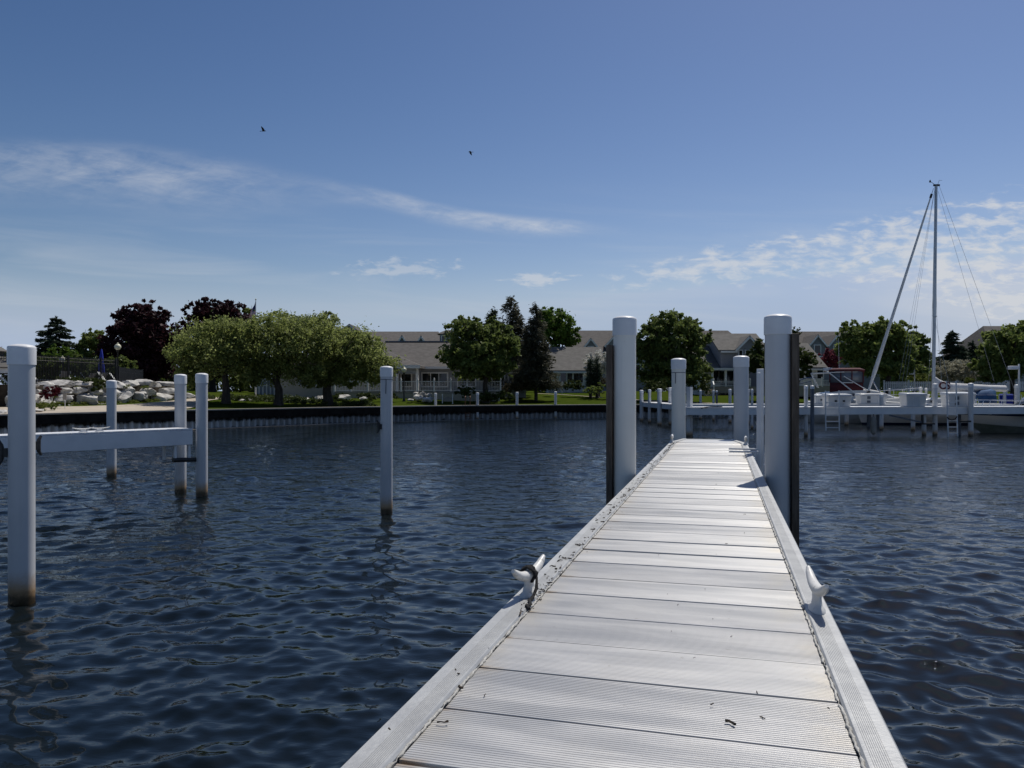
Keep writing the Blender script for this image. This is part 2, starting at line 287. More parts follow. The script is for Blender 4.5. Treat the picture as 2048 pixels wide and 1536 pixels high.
# ------------------------------------------------------------------ mesh builder
def root_loc(o):
    while o.parent: o = o.parent
    return np.array(o.location)
class MB:
    def __init__(s): s.v = []; s.f = []
    def add(s, vs, fs):
        k = len(s.v); s.v += [tuple(map(float, p)) for p in vs]; s.f += [tuple(i+k for i in f) for f in fs]; return s
    def hexa(s, a, b):      # bottom ring a (4), top ring b (4), both counter-clockwise from above
        return s.add(list(a)+list(b), [(3, 2, 1, 0), (4, 5, 6, 7), (0, 1, 5, 4), (1, 2, 6, 5), (2, 3, 7, 6), (3, 0, 4, 7)])
    def box(s, x0, x1, y0, y1, z0, z1):
        return s.hexa([(x0, y0, z0), (x1, y0, z0), (x1, y1, z0), (x0, y1, z0)], [(x0, y0, z1), (x1, y0, z1), (x1, y1, z1), (x0, y1, z1)])
    def dbox(s, u0, u1, v0, v1, z0, z1):   # box in the dock's own directions
        q = [(u0, v0), (u1, v0), (u1, v1), (u0, v1)]
        return s.hexa([dk(a, b, z0) for a, b in q], [dk(a, b, z1) for a, b in q])
    def obox(s, c, d, l0, l1, w0, w1, z0, z1):   # box along unit direction d from c, width along its left normal
        n = (-d[1], d[0]); q = [(l0, w0), (l1, w0), (l1, w1), (l0, w1)]
        pt = lambda a, b, z: (c[0]+d[0]*a+n[0]*b, c[1]+d[1]*a+n[1]*b, z)
        return s.hexa([pt(a, b, z0) for a, b in q], [pt(a, b, z1) for a, b in q])
    def tube(s, pts, r, n=8, cap=True):
        pts = [np.array(p, float) for p in pts]; m = len(pts)
        rs = list(r) if hasattr(r, '__len__') else [r]*m
        vs = []; up = None
        for i in range(m):
            t = pts[min(i+1, m-1)]-pts[max(i-1, 0)]; t = t/(np.linalg.norm(t)+1e-9)
            if up is None: up = np.array((0, 0, 1.)) if abs(t[2]) < .9 else np.array((1., 0, 0))
            a = np.cross(t, up); a /= np.linalg.norm(a)+1e-9; b = np.cross(a, t); up = b
            for j in range(n):
                q = 2*math.pi*j/n; vs.append(pts[i]+rs[i]*(a*math.cos(q)+b*math.sin(q)))
        fs = [(i*n+j, i*n+(j+1) % n, (i+1)*n+(j+1) % n, (i+1)*n+j) for i in range(m-1) for j in range(n)]
        if cap: fs += [tuple(range(n))[::-1], tuple((m-1)*n+j for j in range(n))]
        return s.add(vs, fs)
    def bar(s, p0, p1, w, h=None):
        p0 = np.array(p0, float); p1 = np.array(p1, float); h = h or w; t = p1-p0; t /= np.linalg.norm(t)
        up = np.array((0, 0, 1.)) if abs(t[2]) < .95 else np.array((0, 1., 0))
        a = np.cross(t, up); a /= np.linalg.norm(a); b = np.cross(a, t)
        c = [(-w/2, -h/2), (w/2, -h/2), (w/2, h/2), (-w/2, h/2)]
        vs = [p0+a*x+b*y for x, y in c]+[p1+a*x+b*y for x, y in c]
        return s.add(vs, [(0, 1, 2, 3), (7, 6, 5, 4), (0, 4, 5, 1), (1, 5, 6, 2), (2, 6, 7, 3), (3, 7, 4, 0)])
    def lathe(s, c, prof, n=24):
        vs = [(c[0]+r*math.cos(2*math.pi*j/n), c[1]+r*math.sin(2*math.pi*j/n), c[2]+z) for r, z in prof for j in range(n)]
        m = len(prof); fs = [(i*n+j, i*n+(j+1) % n, (i+1)*n+(j+1) % n, (i+1)*n+j) for i in range(m-1) for j in range(n)]
        fs += [tuple(range(n))[::-1], tuple((m-1)*n+j for j in range(n))]
        return s.add(vs, fs)
    def prism(s, pts, ex):     # extrude a planar polygon by vector ex
        n = len(pts); a = [np.array(p, float) for p in pts]; b = [p+np.array(ex, float) for p in a]
        return s.add(a+b, [tuple(range(n))[::-1], tuple(range(n, 2*n))]+[(i, (i+1) % n, n+(i+1) % n, n+i) for i in range(n)])
    def loft(s, rings, closed=False, cap=False):
        n = len(rings[0]); vs = [p for r in rings for p in r]; k = n if closed else n-1
        fs = [(i*n+j, i*n+(j+1) % n, (i+1)*n+(j+1) % n, (i+1)*n+j) for i in range(len(rings)-1) for j in range(k)]
        if cap: fs += [tuple(range(n))[::-1], tuple((len(rings)-1)*n+j for j in range(n))]
        return s.add(vs, fs)
    def build(s, name, m, parent=None, bevel=0.0, ang=35, recalc=False):
        me = bpy.data.meshes.new(name)
        v = np.array(s.v, float)
        if parent is not None: v = v-root_loc(parent)
        me.from_pydata(v.tolist(), [], s.f)
        if recalc:
            import bmesh
            bm = bmesh.new(); bm.from_mesh(me); bmesh.ops.recalc_face_normals(bm, faces=bm.faces); bm.to_mesh(me); bm.free()
        me.polygons.foreach_set('use_smooth', [True]*len(me.polygons)); me.set_sharp_from_angle(angle=R(ang))
        me.materials.append(m)
        o = bpy.data.objects.new(name, me); COL.objects.link(o)
        if parent is not None: o.parent = parent
        if bevel:
            bv = o.modifiers.new('bevel', 'BEVEL'); bv.width = bevel; bv.segments = 2; bv.limit_method = 'ANGLE'; bv.harden_normals = False
        return o
def npmesh(name, V, Q, m, parent=None, smooth=False):
    """big quad mesh straight from arrays"""
    me = bpy.data.meshes.new(name); V = np.asarray(V, np.float32)
    if parent is not None: V = (V-root_loc(parent)).astype(np.float32)
    Q = np.asarray(Q, np.int32); k = Q.shape[1]
    me.vertices.add(len(V)); me.vertices.foreach_set('co', V.ravel())
    me.loops.add(Q.size); me.loops.foreach_set('vertex_index', Q.ravel())
    me.polygons.add(len(Q)); me.polygons.foreach_set('loop_start', np.arange(len(Q), dtype=np.int32)*k)
    me.polygons.foreach_set('loop_total', np.full(len(Q), k, np.int32))
    me.polygons.foreach_set('use_smooth', np.full(len(Q), smooth))
    me.update(calc_edges=True); me.materials.append(m)
    o = bpy.data.objects.new(name, me); COL.objects.link(o)
    if parent is not None: o.parent = parent
    return o
def thing(name, label, cat, loc, group=None):
    o = bpy.data.objects.new(name, None); COL.objects.link(o); o.location = loc; o.empty_display_size = .3
    o['label'] = label; o['category'] = cat
    if group: o['group'] = group
    return o
def tag(o, label, cat, group=None):
    o['label'] = label; o['category'] = cat
    if group: o['group'] = group
    return o
def kind(o, k): o['kind'] = k; return o
def P(px, py, Y): return ((px-1024)/F*Y, Y, CH+(HOR-py)/F*Y)
def X_(px, Y): return (px-1024)/F*Y
def Z_(py, Y): return CH+(HOR-py)/F*Y

# ------------------------------------------------------------------ water
def make_water():
    rng = np.random.default_rng(3)
    th = np.concatenate([np.linspace(-100, -44, 50)[:-1], np.linspace(-44, 44, 900), np.linspace(44, 100, 50)[1:]])*math.pi/180
    q = .0056; r = [1.0]
    while r[-1] < 95: r.append(r[-1]*(1+q))
    r = np.array(r); T, RR = np.meshgrid(th, r); x = RR*np.sin(T); y = RR*np.cos(T)
    z = np.zeros_like(x); dx = np.zeros_like(x); dy = np.zeros_like(x)
    cell = RR*q
    wd = R(252)                           # waves run from ahead-right towards the lower left
    gust = np.zeros_like(x)
    for i in range(9):
        kx, ky = rng.normal(0, .35, 2); gust += np.sin(kx*x+ky*y+rng.uniform(0, 6.28))
    gust = np.clip(.92+.13*gust, .5, 1.4)
    n = 170
    for i in range(n):
        lam = .075*(1.05/.075)**rng.random(); kk = 2*math.pi/lam
        a = rng.normal(0, .55 if lam > .5 else .8) + wd; ph = rng.uniform(0, 6.28)
        slope = .0285*min(1, (lam/.18)**.8)*(1/(1+(lam/.70)**3))*rng.uniform(.6, 1.35)
        amp = slope*lam/(2*math.pi)
        fade = np.clip((lam/cell-2.2)/2.5, 0, 1)
        c, s_ = math.cos(a), math.sin(a); p = kk*(x*c+y*s_)+ph
        A = amp*fade*gust; z += A*np.sin(p); dx += .8*A*c*np.cos(p); dy += .8*A*s_*np.cos(p)
    V = np.stack([x+dx, y+dy, z], -1).reshape(-1, 3); m, k = x.shape
    idx = np.arange(m*k).reshape(m, k)
    Q = np.stack([idx[:-1, :-1], idx[:-1, 1:], idx[1:, 1:], idx[1:, :-1]], -1).reshape(-1, 4)[:, ::-1]
    M = bpy.data.materials.new('lake_water'); M.use_nodes = True; t = NT(M.node_tree); t.n.clear()
    out = t.new('ShaderNodeOutputMaterial'); b = t.new('ShaderNodeBsdfPrincipled'); t.l.new(b.outputs[0], out.inputs[0])
    geo = t.new('ShaderNodeNewGeometry'); pos = geo.outputs['Position']
    b.inputs['Base Color'].default_value = (.004, .0065, .0075, 1); b.inputs['IOR'].default_value = 1.333; b.inputs['Specular IOR Level'].default_value = .44
    t.put(b.inputs['Roughness'], t.m('ADD', .015, t.m('MULTIPLY', t.ss(t.m('SQRT', t.m('ADD', t.m('POWER', t.sep(pos)[0], 2.0), t.m('POWER', t.sep(pos)[1], 2.0))), 8.0, 55.0), .08)))
    mp = t.new('ShaderNodeMapping'); mp.inputs['Rotation'].default_value = (0, 0, R(22)); mp.inputs['Scale'].default_value = (1, 2.0, 1); t.l.new(pos, mp.inputs[0])
    h = t.m('ADD', t.noise(mp.outputs[0], 5.0, 3, .55, .4), t.m('MULTIPLY', t.noise(mp.outputs[0], 1.3, 2, .5, .3), 3.2))
    bn = t.new('ShaderNodeBump'); t.put(bn.inputs['Strength'], t.m('ADD', .10, t.m('MULTIPLY', .80, t.ss(t.m('SQRT', t.m('ADD', t.m('POWER', t.sep(pos)[0], 2.0), t.m('POWER', t.sep(pos)[1], 2.0))), 6.0, 26.0)))); bn.inputs['Distance'].default_value = .035
    t.l.new(h, bn.inputs['Height']); t.l.new(bn.outputs[0], b.inputs['Normal'])
    return kind(npmesh('water', V, Q, M, smooth=True), 'structure')
make_water()

# ------------------------------------------------------------------ land
WALL = [(-80, -60), (-34, 13), (-26, 27), (-22.2, 33.4), (-20.2, 37.3), (-17.2, 42.0), (-11.4, 48.6), (-9.3, 50.4), (-5.4, 54.0), (-2.5, 55.6), (.37, 56.6), (7.2, 58.9), (20, 62), (40, 65), (90, 70), (400, 90)]
wx = np.array([p[0] for p in WALL], float); wyv = np.array([p[1] for p in WALL], float)
def wy(x): return np.interp(x, wx, wyv)
def sm(a, b, t): t = np.clip((t-a)/(b-a), 0, 1); return t*t*(3-2*t)
def gz(x, y):
    x = np.asarray(x, float); y = np.asarray(y, float); d = np.full(np.broadcast(x, y).shape, 1e9)
    for (x0, y0), (x1, y1) in zip(WALL, WALL[1:]):
        ex, ey = x1-x0, y1-y0; t = np.clip(((x-x0)*ex+(y-y0)*ey)/(ex*ex+ey*ey), 0, 1)
        d = np.minimum(d, np.hypot(x-x0-t*ex, y-y0-t*ey))
    return 1.03+.55*sm(3, 16, d)+.42*sm(14, 28, d)+.12*sm(2, 9, d)*np.sin(x*.31+1)*np.sin(y*.27)
def G(x, y): return float(gz(x, y))
def make_land():
    xs = np.unique(np.concatenate([np.linspace(-80, 90, 341), np.linspace(-900, -80, 20), np.linspace(90, 900, 20)]))
    ts = np.concatenate([np.linspace(0, 40, 81), np.linspace(42, 120, 20), np.array([160, 240, 400, 700, 1500])])
    X, T = np.meshgrid(xs, ts); Y = np.interp(X, [-900]+list(wx)+[900], [-700]+list(wyv)+[120])+T
    Z = gz(X, Y); m, k = X.shape; idx = np.arange(m*k).reshape(m, k)
    Q = np.stack([idx[:-1, :-1], idx[:-1, 1:], idx[1:, 1:], idx[1:, :-1]], -1).reshape(-1, 4)
    kind(npmesh('lawn', np.stack([X, Y, Z], -1).reshape(-1, 3), Q, GRASS, smooth=True), 'structure')
make_land()
def strip(name, pairs, m, lift=.02, n=10):     # a draped ribbon between pairs of edge points
    V = []; Q = []
    pp = []
    for (a, b), (c, d) in zip(pairs, pairs[1:]):
        for i in range(n): t = i/n; pp.append(((a[0]+(c[0]-a[0])*t, a[1]+(c[1]-a[1])*t), (b[0]+(d[0]-b[0])*t, b[1]+(d[1]-b[1])*t)))
    pp.append(pairs[-1]); w_ = 9
    for a, b in pp:
        for j in range(w_):
            t = j/(w_-1); x = a[0]+(b[0]-a[0])*t; y = a[1]+(b[1]-a[1])*t; V.append((x, y, G(x, y)+lift))
    for i in range(len(pp)-1):
        for j in range(w_-1): k = i*w_+j; Q.append((k, k+w_, k+w_+1, k+1))
    return kind(npmesh(name, V, Q, m, smooth=True), 'structure')
strip('path', [((-34.6, 14), (-40, 17)), ((-26.6, 27.2), (-31.5, 31)), ((-22.7, 33.6), (-27.2, 38.4)), ((-20.7, 37.6), (-24.6, 43.6)), ((-18.6, 41.4), (-23.5, 47.6)),
               ((-19.2, 46), (-22.9, 51.5)), ((-20.8, 53), (-23.0, 55.5)), ((-20.9, 60), (-22.6, 60.5)), ((-18.5, 66), (-20.0, 67.5)), ((-14, 69.5), (-15, 71.2))], CONC, .03)
strip('path', [((2.6, 77.5), (2.2, 78.6)), ((6, 75.2), (5.9, 76.0)), ((8.4, 72.3), (8.7, 73.1))], CONC, .03)
strip('path', [((9.3, 69.6), (9.5, 70.5)), ((14, 66.0), (14.3, 66.9)), ((19, 64.4), (19.2, 65.3))], CONC, .03)

# ------------------------------------------------------------------ sea wall: cap, waler and corrugated sheet piles
def poly_resample(pts, step):
    out = [np.array(pts[0], float)]
    for a, b in zip(pts, pts[1:]):
        a = np.array(a, float); b = np.array(b, float); L = np.linalg.norm(b-a); n = max(1, int(round(L/step)))
        out += [a+(b-a)*(i+1)/n for i in range(n)]
    return np.array(out)
sw = thing('sea_wall', 'long dark corrugated sheet piling wall holding back the lawn', 'sea wall', (-8, 52, 0))
seg = WALL[1:-1]
def offs(pts, o):      # offset towards the water
    t = np.gradient(pts, axis=0); t /= np.linalg.norm(t, axis=1)[:, None]; return pts+np.stack([t[:, 1], -t[:, 0]], -1)*o
pp = poly_resample(seg, .5); cs = poly_resample(seg, .05)
ph = np.arange(len(cs))*2*math.pi/7.6
w_off = np.clip(np.sin(ph)*1.9, -1, 1)*.11+.10
t_ = np.gradient(cs, axis=0); t_ /= np.linalg.norm(t_, axis=1)[:, None]; nn = np.stack([t_[:, 1], -t_[:, 0]], -1)
q = cs+nn*w_off[:, None]
b = MB(); b.loft([[(a[0], a[1], z) for a in q] for z in (-.6, .2, .72)]); b.build('sheet_piling', SHEET, sw, ang=60)
def ribbon(prof, name, m):   # profile (offset to water, z) closed, swept along the wall
    b = MB(); rings = []
    cols = [offs(pp, o) for o, z in prof]
    for i in range(len(pp)): rings.append([(cols[k][i][0], cols[k][i][1], prof[k][1]) for k in range(len(prof))])
    b.loft(rings, closed=True, cap=True); return b.build(name, m, sw, recalc=True)
ribbon([(-.25, .58), (.36, .58), (.36, 1.0), (-.25, 1.0)], 'cap_beam', DTIMBER)
ribbon([(-.30, 1.004), (.40, 1.004), (.40, 1.07), (-.30, 1.07)], 'coping', LIP)
ribbon([(.2, -.1), (.42, -.1), (.50, .018), (.2, .05)], 'foam_line', LIP)  # pale strip standing for the foam line at the wall's base

# ------------------------------------------------------------------ piles
def cyl_prof(r, z0, z1): return [(r, z0), (r, z1)]
def pile(label, x, y, r, ztop, zbot=-1.5, group=None, cap=True, n=32, m=None, capm=None, name='mooring_pile', cat='piling'):
    t = thing(name, label, cat, (x, y, 0), group)
    b = MB().lathe((x, y, 0), [(r, zbot), (r, 0), (r, .6), (r, ztop-.05)], n); b.build('shaft', m or PVC, t)
    if cap:
        R2 = r*1.075; h = min(.17, r*1.5); d = r*.28
        b = MB().lathe((x, y, ztop), [(r*1.005, -h-d), (R2, -h-d), (R2, -d-.012), (R2*.985, -d+.004), (R2*.90, -d*.62), (R2*.70, -d*.28), (R2*.4, -d*.07), (.001, 0)], n)
        b.build('cap', capm or CAPM, t, ang=50)
    return t
def pile_px(label, px, top, base, wpx, group=None, Y=None, **kw):
    Y = Y or CH*F/(base-HOR)
    return pile(label, X_(px, Y), Y, wpx/2/F*Y, Z_(top, Y), group=group, **kw)
def band(t, x, y, r, z, tail=None):
    b = MB().lathe((x, y, z), [(r+.001, -.006), (r+.007, -.005), (r+.007, .005), (r+.001, .006)], 32)
    if tail: b.bar((x+tail[0], y+tail[1], z), (x+tail[0]-.005, y+tail[1]-.004, z-tail[2]), .012)
    return b.build('tie_band', GREYPOST, t)

# near left mooring pile with its two horn cleats
Y = 7.48; x0 = X_(43.5, Y); g1 = 'white capped mooring pilings standing in the water'
big = pile_px('large white mooring piling at the left edge with two black cleats', 43.5, 688, 1205, 47, g1)
def side_cleat(t, x, y, r, z, d, L=.24):      # black cleat screwed to the pile's side in direction d
    b = MB(); d = np.array((d[0], d[1], 0.)); s = np.array((-d[1], d[0], 0.)); c = np.array((x, y, z))
    b.bar(c+d*(r-.02), c+d*(r+.036), .05, .085)
    o = c+d*(r+.045)
    b.tube([o+np.array((0, 0, -L/2))+d*.03, o+np.array((0, 0, -L*.3))+d*.008, o, o+np.array((0, 0, L*.3))+d*.008, o+np.array((0, 0, L/2))+d*.03], [.012, .018, .024, .018, .012], 8)
    o2 = b.build('cleat', BLACK, t); return o2
side_cleat(big, x0, Y, .114, Z_(904, Y), (-.86, -.50)); side_cleat(big, x0, Y, .114, Z_(893, Y), (.45, .89), .19)
pile_px('white mooring piling behind the left pier beside the seawall', 223, 760, 953, 18, g1)
pile_px('white piling on the far side of the left pier end', 361, 748, 986, 22, g1)
pile_px('white piling on the near side of the left pier end', 403.5, 746, 992, 22.5, g1)
Y = CH*F/(1027-HOR); xm = X_(773, Y)
mid = pile_px('lone white mooring piling in open water with wire band under its cap', 773, 732, 1027, 24, g1)
side_cleat(mid, xm, Y, .1, Z_(853, Y), (-.80, -.60), .22); band(mid, xm, Y, .1, Z_(759, Y), (.01, -.104, .24))
for px, top, base, lb in ((871, 786, 841, 'thin white piling at the seawall left of the lawn sign'), (955, 785, 840, 'thin white piling at the seawall right of the rusty ladder'),
                          (1034, 784, 839, 'thin white piling at the seawall before the bronze shrub'), (1111, 783, 838, 'thin white piling at the seawall before the clipped hedge')):
    pile_px(lb, px, top, base, 5.6, 'thin white pilings along the seawall', n=16)

# ------------------------------------------------------------------ left fixed pier
A = np.array((-7.95, 12.8)); B = np.array((-6.19, 14.93)); d = (B-A)/np.linalg.norm(B-A); A0 = A-d*9; L = float(np.linalg.norm(B-A0))
pr = thing('finger_pier', 'narrow white pier running off the left edge between pilings', 'pier', (B[0], B[1], 0))
for nm, w0, w1 in (('fascia_beam', 0, .06), ('fascia_beam', .54, .60)):
    MB().obox(A0, d, 0, L, w0, w1, 1.02, 1.30).build(nm, PAINT, pr, bevel=.008)
b = MB(); n = 54
for i in range(n): b.obox(A0, d, i*L/n+.004, (i+1)*L/n-.004, .003, .597, 1.303, 1.335)
b.build('decking', PAINT, pr)
MB().obox(A0, d, L-.05, L-.003, .063, .537, 1.02, 1.299).build('end_beam', PAINT, pr)
for l0, w0 in ((.34, .05), (.06, .05), (.34, .48)): MB().obox(A0, d, L-l0, L-l0+.045, w0, w0+.05, .72, 1.02).build('hanger_bracket', PAINT, pr)
c0 = A0+d*(L-.36); c1 = A0+d*(L+.10); nrm = np.array((-d[1], d[0]))
MB().tube([(c0[0]+nrm[0]*.07, c0[1]+nrm[1]*.07, .74), (c1[0]+nrm[0]*.07, c1[1]+nrm[1]*.07, .72)], .045, 10).build('fender_roll', BLACK, pr)
def horn_cleat(name, label, c, dirv, L, h, m, group, tip=.35, rr=.022, n=10):
    """dock cleat: two flared feet and a curved horn bar along dirv"""
    t = thing(name, label, 'cleat', c, group); d3 = np.array((dirv[0], dirv[1], 0.)); c = np.array(c, float); up = np.array((0, 0, 1.))
    b = MB(); s3 = np.array((-dirv[1], dirv[0], 0))
    ring = lambda z, a, w: [c+d3*a*math.cos(q)+s3*w*math.sin(q)+up*z for q in [2*math.pi*i/14 for i in range(14)]]
    b.loft([ring(-.004, L*.22, rr*1.6), ring(.007, L*.215, rr*1.55), ring(.016, L*.15, rr*1.05), ring(h*.55, L*.11, rr*.85), ring(h*.88, L*.15, rr*.85)], closed=True, cap=True)
    b.build('pedestal', m, t, ang=60)
    b = MB(); pts = []; rad = []
    for i in range(13):
        f = i/12*2-1; pts.append(c+d3*f*L/2+up*(h+tip*h*abs(f)**2.2)); rad.append(rr*(1.15-.50*abs(f)**1.5) if abs(f) < .99 else rr*.42)
    b.tube(pts, rad, n); b.build('horn', m, t, ang=60)
    return t
for px, py, lb in ((172, 862, 'small pale cleat on the left pier, farther from its end'), (205, 863, 'small pale cleat on the left pier, nearer its end')):
    f = (px-1024)/F; tt = (f*A0[1]-A0[0])/(d[0]-f*d[1]); c = A0+d*tt+nrm*.12
    horn_cleat('dock_cleat', lb, (c[0], c[1], 1.338), d, .36, .055, CLEATM, 'dock cleats', tip=.45, rr=.010)

# ------------------------------------------------------------------ the aluminium dock
DZ = 1.21
dock = thing('aluminium_dock', 'long ribbed aluminium dock running out from the viewer', 'dock', dk(-.2, 7, 0))
random.seed(11)
b = MB(); nrib = 27; VE = 13.2
def plank(b, v0, v1, u0, u1):
    w_ = v1-v0; til = random.uniform(-.004, .004); zz = random.uniform(-.0012, .0012); sk = random.uniform(-.0015, .0015)
    prof = [(v0, DZ-.035), (v0, DZ-.003)]
    for i in range(nrib):
        a = v0+w_*(i+.12)/nrib; c = v0+w_*(i+.58)/nrib; e = v0+w_*(i+.72)/nrib; g_ = v0+w_*(i+.99)/nrib
        z = DZ+zz+til*((i+.5)/nrib-.5)
        prof += [(a, z), (c, z), (e, z-.0011), (g_, z-.0011)]
    prof += [(v1, DZ-.003), (v1, DZ-.035)]
    k = len(prof); f = lambda u, s: [dk(u, v+s, z) for v, z in prof]
    b.loft([f(u0, 0), f(u1, sk)])
i0 = -int((1.926+3.0)/.3055); v = 1.926+i0*.3055
while v+.3055 < VE:
    plank(b, v+.005, v+.3005, -.708, .302); v += .3055
VL = v
b.build('decking', DECK, dock, ang=20)
# narrowed end plate with cut corners
MB().prism([dk(-.71, VL+.004, DZ-.03), dk(.30, VL+.004, DZ-.03), dk(.165, VL+.95, DZ-.03), dk(-.62, VL+.95, DZ-.03)], (0, 0, .032)).build('end_plate', DECK, dock, bevel=.004)
def rail(u0, u1, name='edge_rail'):
    b = MB(); nr = 9; w_ = u1-u0; inner = (u0 > 0)
    prof = [(u0, DZ-.22), (u0, DZ+.004), (u0+.006, DZ+.011)]
    a0, a1 = u0+.012, u1-.012
    flat = .022
    lo_, hi_ = (a0, a1-flat) if inner else (a0+flat*1.3, a1)
    if not inner: prof += [(a0, DZ+.011), (lo_, DZ+.011)]
    for i in range(nr):
        s_ = (hi_-lo_)/nr; x = lo_+s_*i
        prof += [(x+.0005, DZ+.012), (x+s_*.6, DZ+.012), (x+s_*.66, DZ+.0108), (x+s_*.96, DZ+.0108)]
    if inner: prof += [(hi_, DZ+.012), (a1, DZ+.012)]
    prof += [(u1-.006, DZ+.011), (u1, DZ+.004), (u1, DZ-.22)]
    cut = lambda u: max(0, 0)
    b.loft([[dk(u, vv, z) for u, z in prof] for vv in (-3, 2, 5, 8, VL+.28-(.25 if True else 0))], cap=True)
    b.build(name, RAILM, dock, ang=15)
rail(-.815, -.716); rail(.310, .400)
for s_, (ua, ub) in ((1, (-.765, -.62)), (1, (.355, .165))):
    MB().prism([dk(ua-.05, VL+.035, DZ-.22), dk(ua+.045, VL+.035, DZ-.22), dk(ub+.035, VL+1.0, DZ-.22), dk(ub-.035, VL+1.0, DZ-.22)], (0, 0, .231)).build('corner_rail', RAILM, dock, bevel=.005)
MB().dbox(-.64, .19, VL+.96, VL+1.01, DZ-.22, DZ+.006).build('end_beam', RAILM, dock)
for u in (-.712, .306):
    b = MB(); random.seed(int(u*1000)); v = -.5
    pts = []; rad = []
    while v < VL:
        gap = abs(((v-1.926) % .3055)-.15) > .135
        pts.append(dk(u+random.uniform(-.003, .003), v, DZ+.0035+random.uniform(-.001, .001))); rad.append(.0010 if gap else random.uniform(.0030, .0058))
        v += .016 if v < 7 else .05
    b.tube(pts, rad, 6); b.build('weld_bead', WELD, dock, ang=70)
for v in np.arange(-2, VL, 1.2): MB().dbox(-.713, .307, v, v+.06, DZ-.20, DZ-.04).build('joist', RAILM, dock)

DVL = 'round white dock pilings'
def dock_pile(label, u, v, r, ztop, board=None, btop=0, tail=False, warm=False):
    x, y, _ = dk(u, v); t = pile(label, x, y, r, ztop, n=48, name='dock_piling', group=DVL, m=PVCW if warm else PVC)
    if board is not None:
        s_, b0, b1 = board
        MB().dbox(*sorted((u+s_*b0, u+s_*b1)), v-.10, v+.10, -1.2, btop).build('timber_board', TIMBER, t, bevel=.006)
    if tail: band(t, x, y, r, ztop-.27, (-r*.6, -r*.84, .2))
    return t
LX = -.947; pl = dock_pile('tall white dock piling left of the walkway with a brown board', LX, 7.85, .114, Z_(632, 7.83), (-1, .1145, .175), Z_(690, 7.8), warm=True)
pr2 = dock_pile('tallest white dock piling, right of the walkway with a dark board', .536, 7.98, .122, Z_(628, 7.56), (1, .1225, .19), Z_(668, 7.5))
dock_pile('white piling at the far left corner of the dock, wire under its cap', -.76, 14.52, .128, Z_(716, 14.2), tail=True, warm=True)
dock_pile('white piling at the far right corner of the dock', .345, 14.40, .130, Z_(711, 13.8))
# guide brackets that hold the piles
for u0, u1, v in ((-.83, -.816, 7.85), (.401, .414, 7.98)):
    MB().dbox(u0, u1, v-.17, v+.17, DZ-.16, DZ-.04).build('guide_bracket', RAILM, dock, bevel=.003)

ld = thing('dock_ladder', 'pale metal dock ladder standing at the right side of the walkway', 'ladder', dk(.46, 10.9, 0))
zt = 2.36
MB().dbox(.455, .505, 10.72, 10.78, -.6, zt-.06).build('side_rail', PAINT, ld, bevel=.006)
MB().dbox(.470, .560, 11.02, 11.10, -.6, zt).build('side_rail', PAINT, ld, bevel=.006)
for vv, z in ((10.55, DZ+.05), (11.02, DZ+.05)):
    MB().dbox(.10, .47, vv, vv+.03, z-.012, z+.012).build('mounting_arm', PAINT, ld, bevel=.004)
for z in (-.3, .0, .3, .6, .9): MB().bar(dk(.49, 10.75, z), dk(.505, 11.05, z), .035).build('rung', PAINT, ld)

c1_ = horn_cleat('dock_cleat', 'worn white cleat on the left dock edge wrapped with black rope', dk(-.757, 3.05, DZ+.012), (DV[0]*.985+.17*DV[1], DV[1]*.985-.17*DV[0]), .31, .080, CLEATM, 'dock cleats', tip=.60, rr=.019, n=14)
horn_cleat('dock_cleat', 'white cleat on the right dock edge nearest the viewer', dk(.350, 3.12, DZ+.012), (DV[0]*.99-.10*DV[1], DV[1]*.99+.10*DV[0]), .31, .080, CLEATM, 'dock cleats', tip=.60, rr=.019, n=14)
horn_cleat('dock_cleat', 'far white cleat at the left corner of the dock end', dk(-.775, 12.75, DZ+.012), DV, .30, .085, CLEATM, 'dock cleats', tip=.4, rr=.026)
horn_cleat('dock_cleat', 'far white cleat at the right corner of the dock end', dk(.372, 12.55, DZ+.012), DV, .30, .085, CLEATM, 'dock cleats', tip=.4, rr=.026)
# rope wrapped round the first cleat
b = MB(); random.seed(5); pts = []
for i in range(40):
    a = i/40*2*math.pi*2.6; q_ = (i/40-.5)*.035
    rr_ = .029+.003*math.sin(i*2.1); pts.append(dk(-.757+math.cos(a)*rr_, 3.045+q_+.004*math.sin(i*1.3), DZ+.097+math.sin(a)*rr_))
for (u, v, z) in ((-.722, 3.04, .085), (-.716, 3.01, .05), (-.722, 2.98, .025), (-.728, 2.94, .017), (-.713, 2.90, .016), (-.722, 2.87, .015), (-.705, 2.85, .012)): pts.append(dk(u, v, DZ+z))
b.tube(pts, [.0062+.0012*(i_ % 2) for i_ in range(len(pts))], 8); tag(b.build('rope', ROPE), 'short black rope knotted around the left dock cleat', 'rope')
# dried bits lying along the left edge rail and a few on the planks
random.seed(21); b = MB()
def bit(u, v, s, z=DZ+.0125):
    a = random.uniform(0, 6.28); pts = []; x, y = u, v
    for i in range(random.randint(2, 4)):
        pts.append(dk(x, y, z+random.uniform(0, s*.18))); a += random.uniform(-.9, .9); x += math.cos(a)*s*.32; y += math.sin(a)*s*.42
    b.tube(pts, [random.uniform(.05, .13)*s for _ in pts], 5)
for i in range(330):
    v = 2.0+11*random.random()**.8; den = random.random()
    if v < 2.8 and den < .8: continue
    bit(-.72-abs(random.gauss(0, .022)) if random.random() < .85 else random.uniform(-.80, -.72), v, random.uniform(.012, .034))
for i in range(60): bit(-.735+random.gauss(0, .018), 3.06+random.gauss(0, .10), random.uniform(.010, .022))
for i in range(34): bit(random.choice((-.69, -.66, .28, -.2, 0, .1))+random.gauss(0, .05), random.uniform(2.0, 9), random.uniform(.008, .02), DZ+.003)
